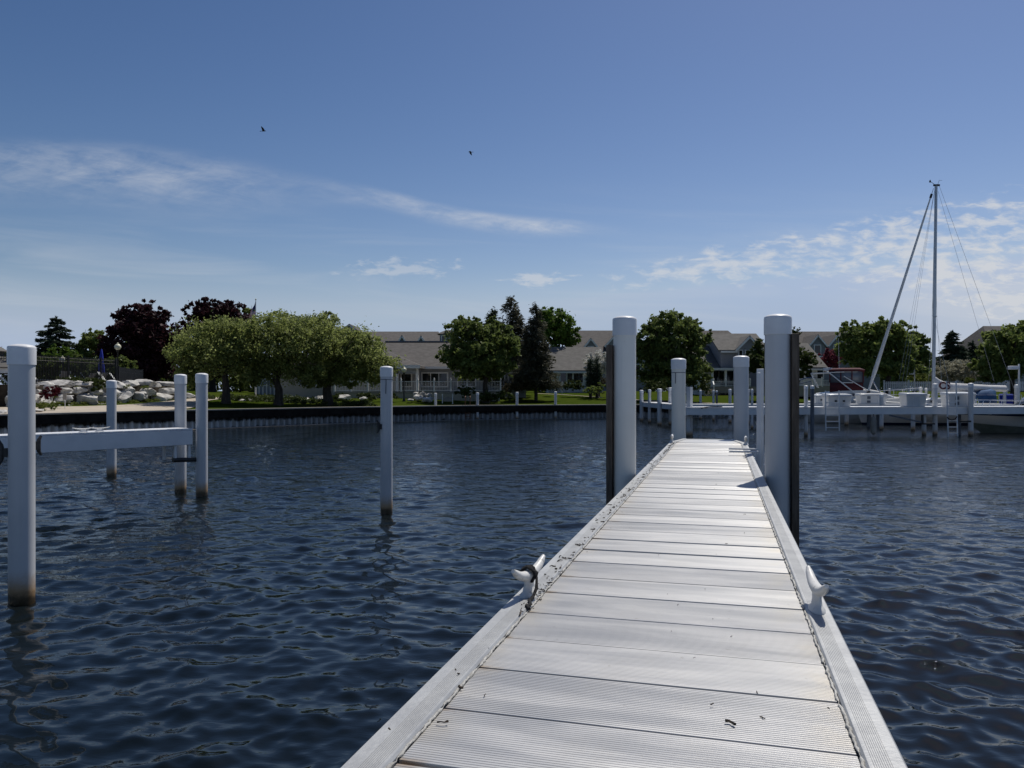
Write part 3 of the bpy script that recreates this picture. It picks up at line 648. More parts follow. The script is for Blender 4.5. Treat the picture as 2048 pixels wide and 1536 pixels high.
for u, v in ((-.02, 2.12), (.01, 2.02), (-.79, 1.75), (-.76, 2.15), (-.70, 2.05), (-.69, 1.82)): bit(u, v, .03, DZ+.006)
kind(tag(b.build('plant_debris', DEBRIS), 'dark dry bits scattered along the left edge of the dock', 'debris'), 'stuff'); del bpy.data.objects['plant_debris']['category']

# ------------------------------------------------------------------ foliage
def leaves(rng, blobs, n, s, asp=.55, clump=.30, shell=.5, out=.5, droop=0.0):
    """n rhombic leaf faces gathered into clumps through the volume of the ellipsoids"""
    blobs = np.array(blobs, float); vol = blobs[:, 3]*blobs[:, 4]*blobs[:, 5]; pr_ = vol**.8; pr_ /= pr_.sum()
    C = []; O = []
    for bi, (cx, cy, cz, rx, ry, rz) in enumerate(blobs):
        m = int(n*pr_[bi]); nc = max(6, int(m/55))
        dirs = rng.normal(size=(nc, 3)); dirs /= np.linalg.norm(dirs, axis=1)[:, None]
        rad = (shell+(1-shell)*rng.random(nc)**.5)*rng.uniform(.80, 1.10, nc)
        rad[: nc//4] *= rng.random(nc//4)
        cc = dirs*rad[:, None]; w_ = rng.integers(0, nc, m)
        mean = (rx+ry+rz)/3; sig = clump*rng.uniform(.55, 1.1, nc)
        off = rng.normal(size=(m, 3))*sig[w_][:, None]*np.array((.5, .5, .36))
        C.append(np.array((cx, cy, cz))+cc[w_]*np.array((rx, ry, rz))+off*mean*np.array((1, 1, .9))); O.append(dirs[w_])
    C = np.concatenate(C); O = np.concatenate(O); m = len(C)
    nr = rng.normal(size=(m, 3)); nr /= np.linalg.norm(nr, axis=1)[:, None]; nr = nr+O*out+np.array((0, 0, .35)); nr /= np.linalg.norm(nr, axis=1)[:, None]
    t = np.cross(nr, rng.normal(size=(m, 3))); t /= np.linalg.norm(t, axis=1)[:, None]; bb = np.cross(nr, t)
    if droop: t[:, 2] -= droop; t /= np.linalg.norm(t, axis=1)[:, None]
    sz = (s*rng.uniform(.6, 1.25, m))[:, None]
    V = np.stack([C-t*sz, C+bb*sz*asp, C+t*sz, C-bb*sz*asp], 1).reshape(-1, 3)
    return V, np.arange(m*4).reshape(m, 4)
def trunk_mesh(rng, t, base, top, r, blobs, limb=True):
    b = MB(); base = np.array(base, float); top = np.array(top, float); pts = [base+np.array((0, 0, -.15)), base+(top-base)*.08]; rad = [r*1.5, r*1.1]
    for f in (.35, .65, 1.0): pts.append(base+(top-base)*f+np.append(rng.normal(0, r*.5, 2), 0)); rad.append(r*(1.02-.45*f))
    b.tube(pts, rad, 10)
    if limb:
        for bl in blobs[:9]:
            c = np.array(bl[:3]); st_ = base+(top-base)*rng.uniform(.62, .98); mid_ = (st_+c)/2+np.append(rng.normal(0, .15, 2), rng.uniform(-.1, .3)); end = st_+(c-st_)*1.2
            b.tube([st_, mid_, end], [r*.42, r*.26, r*.07], 6)
    return b.build('trunk', BARK, t)
def tree(label, px, Y, crown, m, n=9000, s=.16, trunk=None, r=.2, name='tree', cat='tree', seed=1, group=None, clump=.25, shell=.55, sub=9, dy=1.0, base=None, out=.5, asp=.55, ground=None):
    """crown: ellipsoids given by their outline in the photograph's own scale (px, py, rx, ry) at the tree's real distance Y"""
    rng = np.random.default_rng(seed); x = X_(px, Y); z0 = G(x, Y) if ground is None else ground
    t = thing(name, label, cat, (x, Y, z0), group); k = Y/F; blobs = []
    for e in crown:
        cx, cz, rx, rz = X_(e[0], Y), Z_(e[1], Y), e[2]*k, e[3]*k; ry = rx*dy; oy = e[4] if len(e) > 4 else 0
        blobs.append((cx, Y+oy, cz, rx*.93, ry*.93, rz*.93))
        for j in range(sub):      # lobes that break the outline
            q_ = rng.normal(size=3); q_ /= np.linalg.norm(q_); f = rng.uniform(.60, .92); sc = rng.uniform(.20, .42)
            blobs.append((cx+q_[0]*rx*f, Y+oy+q_[1]*ry*f, cz+q_[2]*rz*f, rx*sc, ry*sc, rz*sc))
    V, Q = leaves(rng, blobs, n, s, asp, clump, shell, out); npmesh('crown', V, Q, m, t)
    if trunk is not None: trunk_mesh(rng, t, (x, Y, z0), (X_(px+trunk[0], Y), Y, Z_(trunk[1], Y)), r, blobs)
    return t
def conifer(label, px, Y, top, bot, hw, m, n=9000, seed=1, name='spruce_tree', s=.16, r=.16, group=None, loose=0.0, full=.75, ground=None):
    rng = np.random.default_rng(seed); x = X_(px, Y); z0 = G(x, Y) if ground is None else ground; zt, zb, w_ = Z_(top, Y), Z_(bot, Y), hw*Y/F
    t = thing(name, label, 'tree', (x, Y, z0), group); C = []; T = []; nb = 0; H_ = zt-zb
    nlev = max(12, int(H_/.32)); lens = []
    for i in range(nlev):
        f = (i+.3)/nlev; rad = w_*((1-f)**full)*rng.uniform(.82, 1.1)+.08; k = max(5, int(4+11*(1-f)))
        for j in range(k):
            a = rng.uniform(0, 6.28); rr = rad*rng.uniform(.7, 1.12); lens.append((zb+H_*f+rng.normal(0, .08), a, rr))
    tot = sum(l[2] for l in lens)
    for z, a, rr in lens:
        c = max(6, int(n*rr/tot)); u = rng.random(c)**.65*rr; d = np.array((math.cos(a), math.sin(a))); side = rng.normal(0, .14+.09*u, c)
        zz = z-u*.34+(u/rr)**2*rr*.20+rng.normal(0, .05+loose, c)-.10*np.abs(side)
        C.append(np.stack([x+d[0]*u-d[1]*side, Y+d[1]*u+d[0]*side, zz], -1)); sg = np.sign(side)[:, None]
        T.append(np.array((d[0], d[1], -.25))+sg*np.array((-d[1], d[0], -.1))*.9+rng.normal(0, .4, (c, 3)))
    top_n = 60; C.append(np.stack([x+rng.normal(0, .05, top_n), Y+rng.normal(0, .05, top_n), zt-rng.random(top_n)*.7], -1)); T.append(rng.normal(0, .5, (top_n, 3))+np.array((0, 0, 1.)))
    C = np.concatenate(C); T = np.concatenate(T); T /= np.linalg.norm(T, axis=1)[:, None]; B_ = np.cross(T, rng.normal(size=T.shape)+np.array((0, 0, .8))); B_ /= np.linalg.norm(B_, axis=1)[:, None]
    sz = (s*rng.uniform(.6, 1.3, len(C)))[:, None]
    V = np.stack([C-T*sz, C+B_*sz*.30, C+T*sz, C-B_*sz*.30], 1).reshape(-1, 3); npmesh('crown', V, np.arange(len(V)).reshape(-1, 4), m, t)
    MB().tube([(x, Y, z0-.1), (x, Y, (z0+zt)/2), (x, Y, zt-.2)], [r, r*.6, .02], 8).build('trunk', BARK, t)
    return t
def shrub(label, px, Y, crown, m, n=1500, s=.09, seed=1, name='shrub', cat='shrub', group=None, **kw):
    return tree(label, px, Y, crown, m, n, s, None, name=name, cat=cat, seed=seed, group=group, sub=4, **kw)

# the three olive trees by the water
tree('leftmost of three olive green spreading trees by the seawall', 452, 51, [(440, 700, 92, 66), (395, 715, 52, 58), (480, 690, 60, 58), (455, 668, 55, 36), (505, 745, 40, 30), (390, 755, 35, 22)], L_OLIVE, 32000, .10, (2, 715), .26, 'olive_tree', seed=31, clump=.34, shell=.35, group='olive trees by the seawall', sub=6)
tree('middle one of three olive green spreading trees by the seawall', 557, 52, [(580, 695, 88, 70), (560, 655, 70, 32), (610, 660, 62, 36), (540, 740, 45, 36), (620, 745, 42, 36)], L_OLIVE, 32000, .10, (0, 722), .27, 'olive_tree', seed=32, clump=.34, shell=.35, group='olive trees by the seawall', sub=6)
tree('rightmost of three olive green spreading trees, reaching to the lamp post', 656, 54.5, [(690, 705, 80, 62), (650, 665, 52, 40), (740, 728, 58, 42), (650, 745, 42, 36), (765, 745, 36, 26), (690, 755, 45, 24)], L_OLIVE, 32000, .10, (6, 724), .33, 'olive_tree', seed=33, clump=.34, shell=.35, group='olive trees by the seawall', sub=6)
# purple maples
tree('broad dark purple maple right of the left spruce', 275, 66, [(280, 690, 68, 74), (240, 700, 40, 58), (310, 660, 50, 50), (280, 640, 48, 36), (275, 740, 70, 32), (340, 690, 30, 50)], L_PURP, 26000, .19, (5, 690), .3, 'purple_maple', seed=41, group='purple leaved maples', ground=2.0)
tree('taller dark purple maple rising behind the leftmost olive tree', 425, 74, [(430, 650, 56, 46), (392, 625, 26, 28), (415, 622, 30, 26), (455, 622, 34, 24), (370, 680, 36, 46), (480, 660, 34, 40), (425, 710, 70, 46)], L_PURP, 24000, .20, (0, 660), .3, 'purple_maple', seed=42, group='purple leaved maples')
conifer('dark spruce on the pool terrace at the far left', 112, 78, 633, 735, 54, L_SPRUCE, 24000, 51, s=.19, ground=2.5, full=.62)
tree('yellow green small tree behind the iron fence at left', 124, 66, [(124, 712, 32, 22), (105, 725, 22, 16), (142, 724, 20, 16)], L_BRIGHT, 3500, .14, (0, 735), .08, seed=52, ground=2.5)
tree('mid green tree between the left spruce and the purple maple', 180, 80, [(180, 695, 30, 34), (195, 680, 20, 22), (165, 720, 26, 22)], L_GREEN, 8000, .18, (0, 720), .15, seed=53, ground=2.5)
tree('dark green tree cut off by the left picture edge', -10, 62, [(-12, 712, 24, 30), (-25, 735, 30, 30)], L_DARK, 3500, .16, (0, 735), .12, seed=54, ground=2.5)
tree('green tree top showing behind the purple maple beside the flagpole', 490, 86, [(488, 640, 26, 28), (500, 670, 30, 40)], L_GREEN, 4000, .2, (0, 690), .2, seed=55)
tree('dark evergreen mass on the lawn behind the leftmost olive trunk', 480, 80, [(470, 752, 44, 30), (525, 758, 30, 24), (425, 758, 32, 28), (500, 770, 50, 16)], L_DARK, 9000, .14, (0, 770), .12, 'evergreen_tree', seed=56)
# middle of the shore
tree('spreading dark green linden before the clubhouse deck', 972, 63, [(960, 690, 72, 50), (935, 655, 45, 26), (915, 705, 40, 34), (1005, 700, 42, 46), (960, 735, 78, 26), (985, 665, 40, 30), (895, 715, 24, 16)], L_DARK, 26000, .16, (2, 705), .24, 'linden_tree', seed=61, shell=.35)
conifer('tall dark spruce rising behind the linden', 1022, 72, 596, 760, 62, L_PINE, 22000, 62, s=.17, loose=.12, full=.6)
conifer('short dark pine left of the tallest spruce', 985, 74, 618, 750, 44, L_SPRUCE, 11000, 63, s=.18, loose=.1, full=.55)
conifer('brownish spruce right of the tallest spruce', 1072, 67, 610, 768, 46, L_PINE, 20000, 64, s=.15, loose=.12, full=.62)
tree('bright green maple behind the brownish spruce', 1118, 92, [(1112, 655, 44, 42), (1135, 675, 28, 30), (1095, 640, 26, 26)], L_BRIGHT, 15000, .2, (0, 680), .25, 'maple_tree', seed=65)
tree('large round dark green tree between the two left pilings', 1345, 68, [(1342, 690, 68, 60), (1335, 650, 48, 26), (1300, 690, 34, 55), (1385, 680, 36, 46), (1345, 745, 76, 34), (1405, 745, 24, 28)], L_DARK, 30000, .17, (0, 720), .3, 'round_tree', seed=66, shell=.4)
tree('dark leafy tree behind the tallest dock piling', 1568, 70, [(1540, 720, 52, 38), (1596, 725, 36, 36), (1565, 700, 34, 36), (1592, 665, 10, 12), (1510, 730, 24, 32)], L_HEDGE, 18000, .14, (0, 740), .18, seed=67, shell=.3)
tree('wide light green linden behind the maroon cruiser', 1772, 64, [(1740, 690, 58, 46), (1775, 665, 50, 30), (1705, 690, 34, 42), (1800, 700, 44, 40), (1760, 730, 72, 26), (1700, 655, 22, 16)], L_GREEN, 26000, .16, (4, 710), .25, 'linden_tree', seed=68, shell=.35)
tree('narrow dark poplar right of the wide linden', 1828, 74, [(1828, 710, 26, 54), (1812, 690, 18, 34), (1846, 705, 16, 36)], L_DARK, 12000, .17, (0, 720), .2, 'poplar_tree', seed=69)
conifer('broad dark spruce right of the sailboat mast', 1905, 84, 662, 740, 40, L_SPRUCE, 15000, 70, s=.2, full=.62)
conifer('small dark spruce beside the broad one on the right', 1945, 90, 682, 740, 24, L_SPRUCE, 4000, 71, s=.2, full=.7)
tree('big green linden cut off by the right picture edge', 2026, 58, [(2030, 690, 62, 44), (1985, 710, 36, 36), (2060, 680, 44, 42), (2010, 735, 62, 28), (2050, 660, 34, 20), (1975, 735, 24, 20)], L_GREEN, 26000, .15, (0, 715), .2, 'linden_tree', seed=72, shell=.35)
tree('pale blossoming crabapple behind the white fence', 1925, 68, [(1915, 742, 46, 24), (1950, 748, 30, 20), (1890, 750, 22, 16)], L_PALE, 13000, .10, (0, 755), .1, 'crabapple_tree', seed=73, shell=.3)
tree('pink flowering tree before the far grey hotel wing', 1662, 82, [(1662, 720, 22, 20), (1650, 732, 18, 14)], L_PINK, 6000, .12, (0, 740), .1, 'redbud_tree', seed=74)
tree('white flowering tree at the corner of the left cottage', 1198, 74, [(1195, 725, 26, 26), (1180, 740, 14, 18), (1215, 730, 18, 30)], L_BLOSS, 9000, .09, (0, 750), .1, 'blossom_tree', seed=75, shell=.25)
for px, top, lb in ((1181, 716, 'slim arborvitae left of the two beside the white flowering tree'), (1194, 713, 'slim arborvitae right of the two beside the white flowering tree')):
    conifer(lb, px, 71, top, 772, 8, L_SPRUCE, 2600, 80+px, 'arborvitae', s=.10, full=.35)
# hedges and shrubs
shrub('clipped green box hedge before the left cottage', 1146, 72, [(1135, 771, 14, 11), (1146, 771, 14, 11), (1157, 771, 14, 11)], L_HEDGE, 4200, .07, 91, 'hedge', 'hedge')
shrub('bronze rounded shrub right of the clubhouse deck', 1028, 66, [(1018, 775, 16, 9), (1036, 774, 17, 10)], L_BROWN, 3000, .07, 92)
shrub('small yellow green shrub by the brownish spruce trunk', 1072, 67, [(1064, 779, 10, 6), (1082, 780, 12, 5)], L_SHRUB, 1600, .06, 93)
shrub('dark round shrub beside the clipped hedge steps', 1102, 72, [(1101, 772, 13, 10)], L_HEDGE, 1500, .07, 94)
shrub('low spreading green shrub under the white flowering tree', 1190, 69, [(1185, 780, 22, 9), (1205, 776, 14, 12)], L_GREEN, 2600, .07, 95)
shrub('grey leaved shrub partly behind the left dock piling', 1210, 70, [(1212, 762, 14, 18)], L_BROWN, 1800, .07, 96)
shrub('yellow green shrub under the large round tree', 1315, 62, [(1300, 768, 14, 9), (1325, 767, 16, 9), (1312, 775, 26, 10)], L_HEDGE, 3000, .07, 97)
shrub('dark hedge mass under the large round tree', 1380, 66, [(1365, 770, 34, 16), (1405, 775, 22, 14), (1290, 778, 14, 14)], L_HEDGE, 4000, .08, 98, 'hedge', 'hedge')
shrub('very dark shrub on the lawn before the clubhouse deck', 932, 61, [(925, 783, 17, 13), (940, 783, 14, 13)], L_HEDGE, 2600, .07, 99)
for i, (px, py, lb) in enumerate(((680, 795, 'low dark shrub below the deck, left of the lamp post'), (735, 793, 'low dark shrub below the deck beside the right olive tree'), (775, 792, 'low dark shrub below the deck just left of the lamp post'))):
    shrub(lb, px, 60, [(px, py, 22, 9)], L_HEDGE, 1500, .08, 110+i, group='low shrubs under the deck')
shrub('low juniper bed right of the dark lawn shrub', 985, 61, [(975, 793, 26, 10), (1005, 790, 22, 9), (1020, 795, 14, 6)], L_HEDGE, 3600, .08, 115)
shrub('red leaved small maple on the boulder wall', 105, 42, [(105, 783, 19, 9), (96, 790, 16, 9), (112, 778, 10, 8)], L_RED, 2200, .055, 116, 'red_maple', 'shrub')
shrub('clump of green daylilies on the path edge', 83, 38.6, [(83, 814, 12, 8), (76, 816, 10, 7)], L_SHRUB, 1600, .055, 117, asp=.2)
shrub('darker green clump on the path edge right of the daylilies', 103, 39.6, [(104, 814, 10, 7)], L_GREEN, 1400, .055, 118, asp=.2)
shrub('dark yew hedge hanging over the boulder wall', 185, 46.5, [(175, 764, 26, 8), (195, 770, 17, 14), (150, 760, 26, 5), (125, 759, 24, 4)], L_HEDGE, 5000, .06, 119, 'hedge', 'hedge', ground=2.3)
for px, lb in ((95, 'dark hedge behind the iron fence under the left spruce'), (165, 'dark hedge behind the iron fence left of the blue umbrella'), (232, 'dark hedge behind the iron fence at the tall lamp post')):
    shrub(lb, px, 61, [(px-18, 738, 26, 20), (px+18, 738, 26, 20), (px, 725, 26, 16)], L_DARK, 4500, .13, 130+px, 'hedge', 'hedge', ground=2.4)
shrub('shrub behind the white fence left of the crabapple', 1842, 70, [(1835, 756, 22, 12), (1858, 760, 16, 10)], L_SHRUB, 1800, .09, 120)
shrub('yellow shrub at the white fence under the boom', 1938, 63, [(1938, 762, 12, 7)], L_SHRUB, 1200, .07, 121)
# ground cover bed under the olive trees, and far woods beyond the houses
rng = np.random.default_rng(8)
bl = [(X_(px, Yq), Yq, G(X_(px, Yq), Yq)+.12, 1.0, 1.0, .26) for px, Yq in [(rng.uniform(420, 740), rng.uniform(53.5, 57.5)) for _ in range(46)]]
V, Q = leaves(rng, bl, 15000, .075, .5, .35, .2); kind(npmesh('ground_cover', V, Q, L_HEDGE), 'stuff')['label'] = 'dark ground cover bed under the olive trees'
bl = []
for i in range(60):
    x = -130+i*4.8+rng.normal(0, 1); yq = 150+rng.uniform(-6, 10); h = rng.uniform(3.2, 4.6)*(1.35 if x < -20 else 1.0); bl.append((x, yq, 2+h*.55, 3.6, 3, h))
V, Q = leaves(rng, bl, 90000, .45, .6, .55, .05); kind(npmesh('far_woods', V, Q, L_DARK), 'stuff')['label'] = 'low far woods showing between the houses'

bl = []
for i in range(70):
    px_ = rng.uniform(60, 345); yq = float(np.interp(px_, [20, 70, 140, 215, 290, 335], [40.2, 42.5, 45, 48, 51, 53.2]))-.55+rng.normal(0, .12); x_ = X_(px_, yq); bl.append((x_, yq, G(x_, yq)+.05, .35, .2, rng.uniform(.06, .2)))
for i in range(26):
    px_ = rng.uniform(60, 330); yq = float(np.interp(px_, [20, 70, 140, 215, 290, 335], [40.2, 42.5, 45, 48, 51, 53.2]))+rng.uniform(-.3, .3); x_ = X_(px_, yq); bl.append((x_, yq, rng.uniform(1.4, 2.5), .22, .3, .12))
V, Q = leaves(rng, bl, 9000, .07, .25, .5, .2); kind(npmesh('wall_weeds', V, Q, L_SHRUB), 'stuff')['label'] = 'weeds and grass tufts along the boulder wall'
# ------------------------------------------------------------------ rocks
def boulder(label, c, r, seed, group, m=ROCK):
    import bmesh
    rng = np.random.default_rng(seed); bm = bmesh.new(); bmesh.ops.create_icosphere(bm, subdivisions=4, radius=1)
    co = np.array([v.co for v in bm.verts])
    co = np.sign(co)*np.abs(co)**.72; co /= np.abs(co).max()
    for i in range(12):       # chop facets
        n_ = rng.normal(size=3); n_ /= np.linalg.norm(n_); h = rng.uniform(.66, .98); dd = co@n_; co = co-np.maximum(dd-h, 0)[:, None]*n_
    fr = rng.normal(size=(9, 3))*2.6; ph_ = rng.uniform(0, 6.28, 9)
    co = co*(1+.022*np.sin(co@fr.T+ph_).sum(1))[:, None]
    for q_, am in ((7, .018), (15, .010), (30, .006)):
        fr = rng.normal(size=(8, 3))*q_*.5; co = co*(1+am*np.sin(co@fr.T+rng.uniform(0, 6.28, 8)).sum(1))[:, None]
    a = rng.uniform(0, 6.28); ca, sa = math.cos(a), math.sin(a)
    co = co*np.array(r); co = np.stack([co[:, 0], co[:, 1], co[:, 2]], -1)
    for v, p in zip(bm.verts, co): v.co = p
    me = bpy.data.meshes.new('boulder'); bm.to_mesh(me); bm.free()
    me.polygons.foreach_set('use_smooth', [True]*len(me.polygons)); me.set_sharp_from_angle(angle=R(24)); me.materials.append(m)
    o = bpy.data.objects.new('boulder', me); COL.objects.link(o); o.location = c; tag(o, label, 'boulder', group); return o
GB = 'pale boulders stacked as a retaining wall'; LB = 'pale grey limestone boulder stacked in the terrace wall'
RL = [(20, 40.2), (70, 42.5), (140, 45), (215, 48), (290, 51), (335, 53.2), (350, 56)]
def ry_(px): return float(np.interp(px, [p[0] for p in RL], [p[1] for p in RL]))
rk = random.Random(4)
rows = [(811, 6, 26, -.05), (799, 12, 42, .0), (784, 9, 36, .28), (771, 8, 36, .52)]
sd_ = 200
for py, hh, ww, back in rows:
    px = 18+rk.uniform(0, 12)
    while px < 338-back*10:
        wv = ww*rk.uniform(.62, 1.35); cpx = px+wv/2; Yq = ry_(cpx)+back; k = Yq/F
        zc = Z_(py-1.6*(cpx-120)/200+rk.uniform(-2, 2), Yq)
        if not (py == 770 and 128 < cpx < 230) and not (py == 812 and cpx < 115):
            boulder(LB, (X_(cpx, Yq), Yq, zc), (wv*k*.60, .55*rk.uniform(.8, 1.2), hh*k*rk.uniform(.95, 1.3)), sd_, GB)
        sd_ += 1; px += wv*.86
for py, hh, ww, back in ((806, 5, 16, .1), (791, 5, 16, .35)):
    px = 60+rk.uniform(0, 8)
    while px < 334:
        wv = ww*rk.uniform(.6, 1.3); cpx = px+wv/2; Yq = ry_(cpx)+back; k = Yq/F
        if not (py == 777 and 140 < cpx < 225): boulder(LB, (X_(cpx, Yq), Yq, Z_(py-1.6*(cpx-120)/200+rk.uniform(-2, 2), Yq)), (wv*k*.62, .38, hh*k*rk.uniform(.9, 1.4)), sd_, GB)
        sd_ += 1; px += wv*2.2
for px, py, Yq, rx, rz, lb in ((836, 795, 61, 9, 7, 'largest lawn boulder right of the lamp post'), (858, 799, 60.4, 9, 6, 'round lawn boulder near the thin left piling'), (846, 789, 62, 7, 7, 'upright lawn boulder behind the largest one'), (822, 800, 60, 7, 3, 'low lawn boulder nearest the lamp post'), (849, 799, 60.2, 6, 5, 'small lawn boulder between the largest and the round one'), (832, 789, 62.3, 6, 5, 'small lawn boulder behind and left of the largest one'), (858, 790, 62, 6, 4, 'small lawn boulder behind the round one'),
                               (690, 795, 57.5, 14, 6, 'pale boulder right of the rightmost olive trunk'), (640, 797, 58, 12, 5, 'pale boulder left of the rightmost olive trunk'), (610, 799, 57, 9, 4, 'boulder in the bed right of the middle olive trunk'), (480, 803, 54, 14, 5, 'boulder in the bed right of the leftmost olive trunk'), (500, 801, 54.5, 9, 5, 'boulder between the left and middle olive trunks'),
                               (-2, 825, 34.6, 14, 6, 'pale boulder on the seawall cut off by the left edge'), (78, 821, 37, 7, 3, 'small flat boulder on the seawall behind the large piling'), (728, 797, 58.5, 8, 4, 'small boulder below the deck beside the right olive tree')):
    boulder(lb, P(px, py, Yq), (rx*Yq/F, .45, rz*Yq/F), sd_, 'single boulders on the lawn'); sd_ += 1
# raised pool terrace behind the boulders
TZ = 2.42
tp = [(X_(p, y)+.1, y+.75) for p, y in RL]+[(-32, 64), (-47, 92), (-80, 92), (-80, 30), (-38, 33)]
kind(MB().prism([(x, y, .5) for x, y in tp], (0, 0, TZ-.5)).build('terrace', SOIL, recalc=True), 'structure')

# ------------------------------------------------------------------ iron fence, lamps, umbrella, loungers, gazebo
def iron_fence(label, pts, z0, h, step=.115):
    t = thing('iron_fence', label, 'fence', (*pts[0], z0)); q = poly_resample(pts, step)
    b = MB()
    for p in q: b.box(p[0]-.016, p[0]+.016, p[1]-.016, p[1]+.016, z0+.06, z0+h)
    b.build('picket_panel', BLKMET, t)
    for zz in (.18, h-.32, h-.12):
        b = MB(); b.tube([(p[0], p[1], z0+zz) for p in q[::4]]+[(q[-1][0], q[-1][1], z0+zz)], .018, 4); b.build('rail', BLKMET, t)
    for p in poly_resample(pts, 2.4): MB().box(p[0]-.035, p[0]+.035, p[1]-.035, p[1]+.035, z0-.1, z0+h+.06).build('post', BLKMET, t)
fp = [(X_(p, ry_(p)+1.7)-.1, ry_(p)+1.7) for p in (-60, 20, 70, 140, 205, 235)]
iron_fence('tall black iron picket fence along the pool terrace', fp, TZ, 1.75)
fp2 = [fp[-1], (X_(250, 53), 53), (X_(285, 58), 58)]
iron_fence('black iron fence turning away below the purple maple', [(fp[-1][0]+.12, fp[-1][1]+.1)]+fp2[1:], TZ, 1.25)
def lamp_post(label, px, Y, globe_py, z0, rg=.21):
    x = X_(px, Y); zg = Z_(globe_py, Y); t = thing('lamp_post', label, 'lamp post', (x, Y, z0), 'globe lamp posts')
    MB().lathe((x, Y, z0), [(.13, -.05), (.13, .05), (.09, .18), (.055, .30), (.045, zg-z0-.42), (.07, zg-z0-.36), (.09, zg-z0-.24), (.11, zg-z0-.20)], 12).build('pole', BLKMET, t)
    MB().lathe((x, Y, zg), [(.10, -.21)]+[(rg*math.cos(a), rg*math.sin(a)) for a in [R(q_) for q_ in range(-62, 70, 11)]]+[(.07, rg*.95), (.075, rg*1.15), (.03, rg*1.25), (.03, rg*1.4), (.001, rg*1.5)], 20).build('globe', GLOBE, t)
    return t
lamp_post('black lamp post with cream globe before the purple maple', 235.5, 52, 694, TZ)
lamp_post('black lamp post with cream globe beside the clubhouse deck', 808, 61, 740, G(X_(808, 61), 61), .2)
lamp_post('lamp post with cream globe behind the iron fence', 125, 60, 719, TZ)
x, y = X_(203, 56), 56
um = thing('patio_umbrella', 'closed royal blue patio umbrella behind the iron fence', 'umbrella', (x, y, TZ))
MB().lathe((x, y, TZ), [(.03, 0), (.03, .9), (.02, 2.75), (.001, 2.8)], 8).build('pole', BLKMET, um)
MB().lathe((x, y, TZ), [(.04, .95), (.20, 1.0), (.23, 1.15), (.17, 1.7), (.11, 2.3), (.05, 2.68), (.01, 2.74)], 10).build('canopy', ROYAL, um)
def lounger(px, Y, lb, rot):
    x = X_(px, Y); t = thing('sun_lounger', lb, 'sun lounger', (x, Y, TZ), 'white sun loungers on the terrace'); dd = (math.cos(rot), math.sin(rot)); c = (x, Y)
    MB().obox(c, dd, -.2, 1.2, -.3, .3, TZ+.30, TZ+.36).build('seat', WHITE, t)
    n_ = (-dd[1], dd[0]); q = [(x-dd[0]*.2+n_[0]*s*.3, Y-dd[1]*.2+n_[1]*s*.3, TZ+.34) for s in (-1, 1)]
    q2 = [(p[0]-dd[0]*.42, p[1]-dd[1]*.42, TZ+.95) for p in q]
    MB().prism([q[0], q[1], q2[1], q2[0]], (dd[0]*.05, dd[1]*.05, -.02)).build('backrest', WHITE, t)
    for a in (-.1, 1.1):
        for s in (-.25, .25): MB().obox(c, dd, a-.025, a+.025, s-.025, s+.025, TZ, TZ+.30).build('leg', WHITE, t)
for i, (px, Yq, rot, lb) in enumerate(((80, 47, .4, 'white lounger behind the fence right of the large left piling'), (122, 50, 2.6, 'white lounger with raised back left of the blue umbrella'), (150, 53, .2, 'white lounger in the middle of the terrace row'),
                                       (180, 52, .5, 'white lounger just left of the blue umbrella'), (196, 54, 2.9, 'white lounger under the blue umbrella'), (216, 52, .2, 'white lounger right of the blue umbrella'), (238, 54.5, .3, 'white lounger behind the tall lamp post'), (172, 56, 3.0, 'white lounger deepest on the terrace'))):
    lounger(px, Yq, lb, rot)
gx, gy = X_(-30, 42.5), 42.5; gzb = G(gx, gy)
gzb = 1.3
ga = thing('gazebo', 'white gazebo with shingled roof cut off by the left edge', 'gazebo', (gx, gy, gzb)); n8 = 8
ring = lambda r_, z, o=.39: [(gx+r_*math.cos(2*math.pi*i/n8+o), gy+r_*math.sin(2*math.pi*i/n8+o), z) for i in range(n8)]
ez = Z_(737, 42.5)
MB().loft([ring(2.3, ez), ring(2.32, ez+.05), ring(1.2, ez+.62), ring(1.05, ez+.66)], closed=True, cap=True).loft([ring(.9, ez+.67), ring(.9, ez+.95)], closed=True, cap=True).loft([ring(1.15, ez+.95), ring(.5, ez+1.35), ring(.03, ez+1.6)], closed=True, cap=True).build('roof', ROOFG, ga, ang=10)
MB().loft([ring(2.1, ez-.28), ring(2.14, ez-.28), ring(2.14, ez-.004), ring(2.1, ez-.004)], closed=True, cap=False).build('fascia', WHITE, ga, ang=10)
for p in ring(2.02, 0):
    MB().box(p[0]-.06, p[0]+.06, p[1]-.06, p[1]+.06, gzb-.1, ez-.29).build('post', WHITE, ga)
rg_ = ring(2.02, 0)
for i in range(8):
    a, c = np.array(rg_[i]), np.array(rg_[(i+1) % 8]); m_ = MB()
    for f in np.linspace(.08, .92, 10): p = a+(c-a)*f; m_.box(p[0]-.015, p[0]+.015, p[1]-.015, p[1]+.015, gzb+.15, gzb+.95)
    m_.bar(a+(0, 0, gzb+1.0), c+(0, 0, gzb+1.0), .06); m_.bar(a+(0, 0, gzb+.15), c+(0, 0, gzb+.15), .05); m_.build('railing', WHITE, ga)
    m_ = MB(); pts = [a+(c-a)*f+np.array((0, 0, ez-.95+.6*math.sin(math.pi*f))) for f in np.linspace(.03, .97, 12)]; m_.tube(pts, .045, 6); m_.build('arch_brace', WHITE, ga)
MB().loft([ring(2.25, gzb-.4), ring(2.25, gzb+.05)], closed=True, cap=True).build('floor', WHITE, ga, ang=10)
x, y = X_(130, 41.5), 41.5
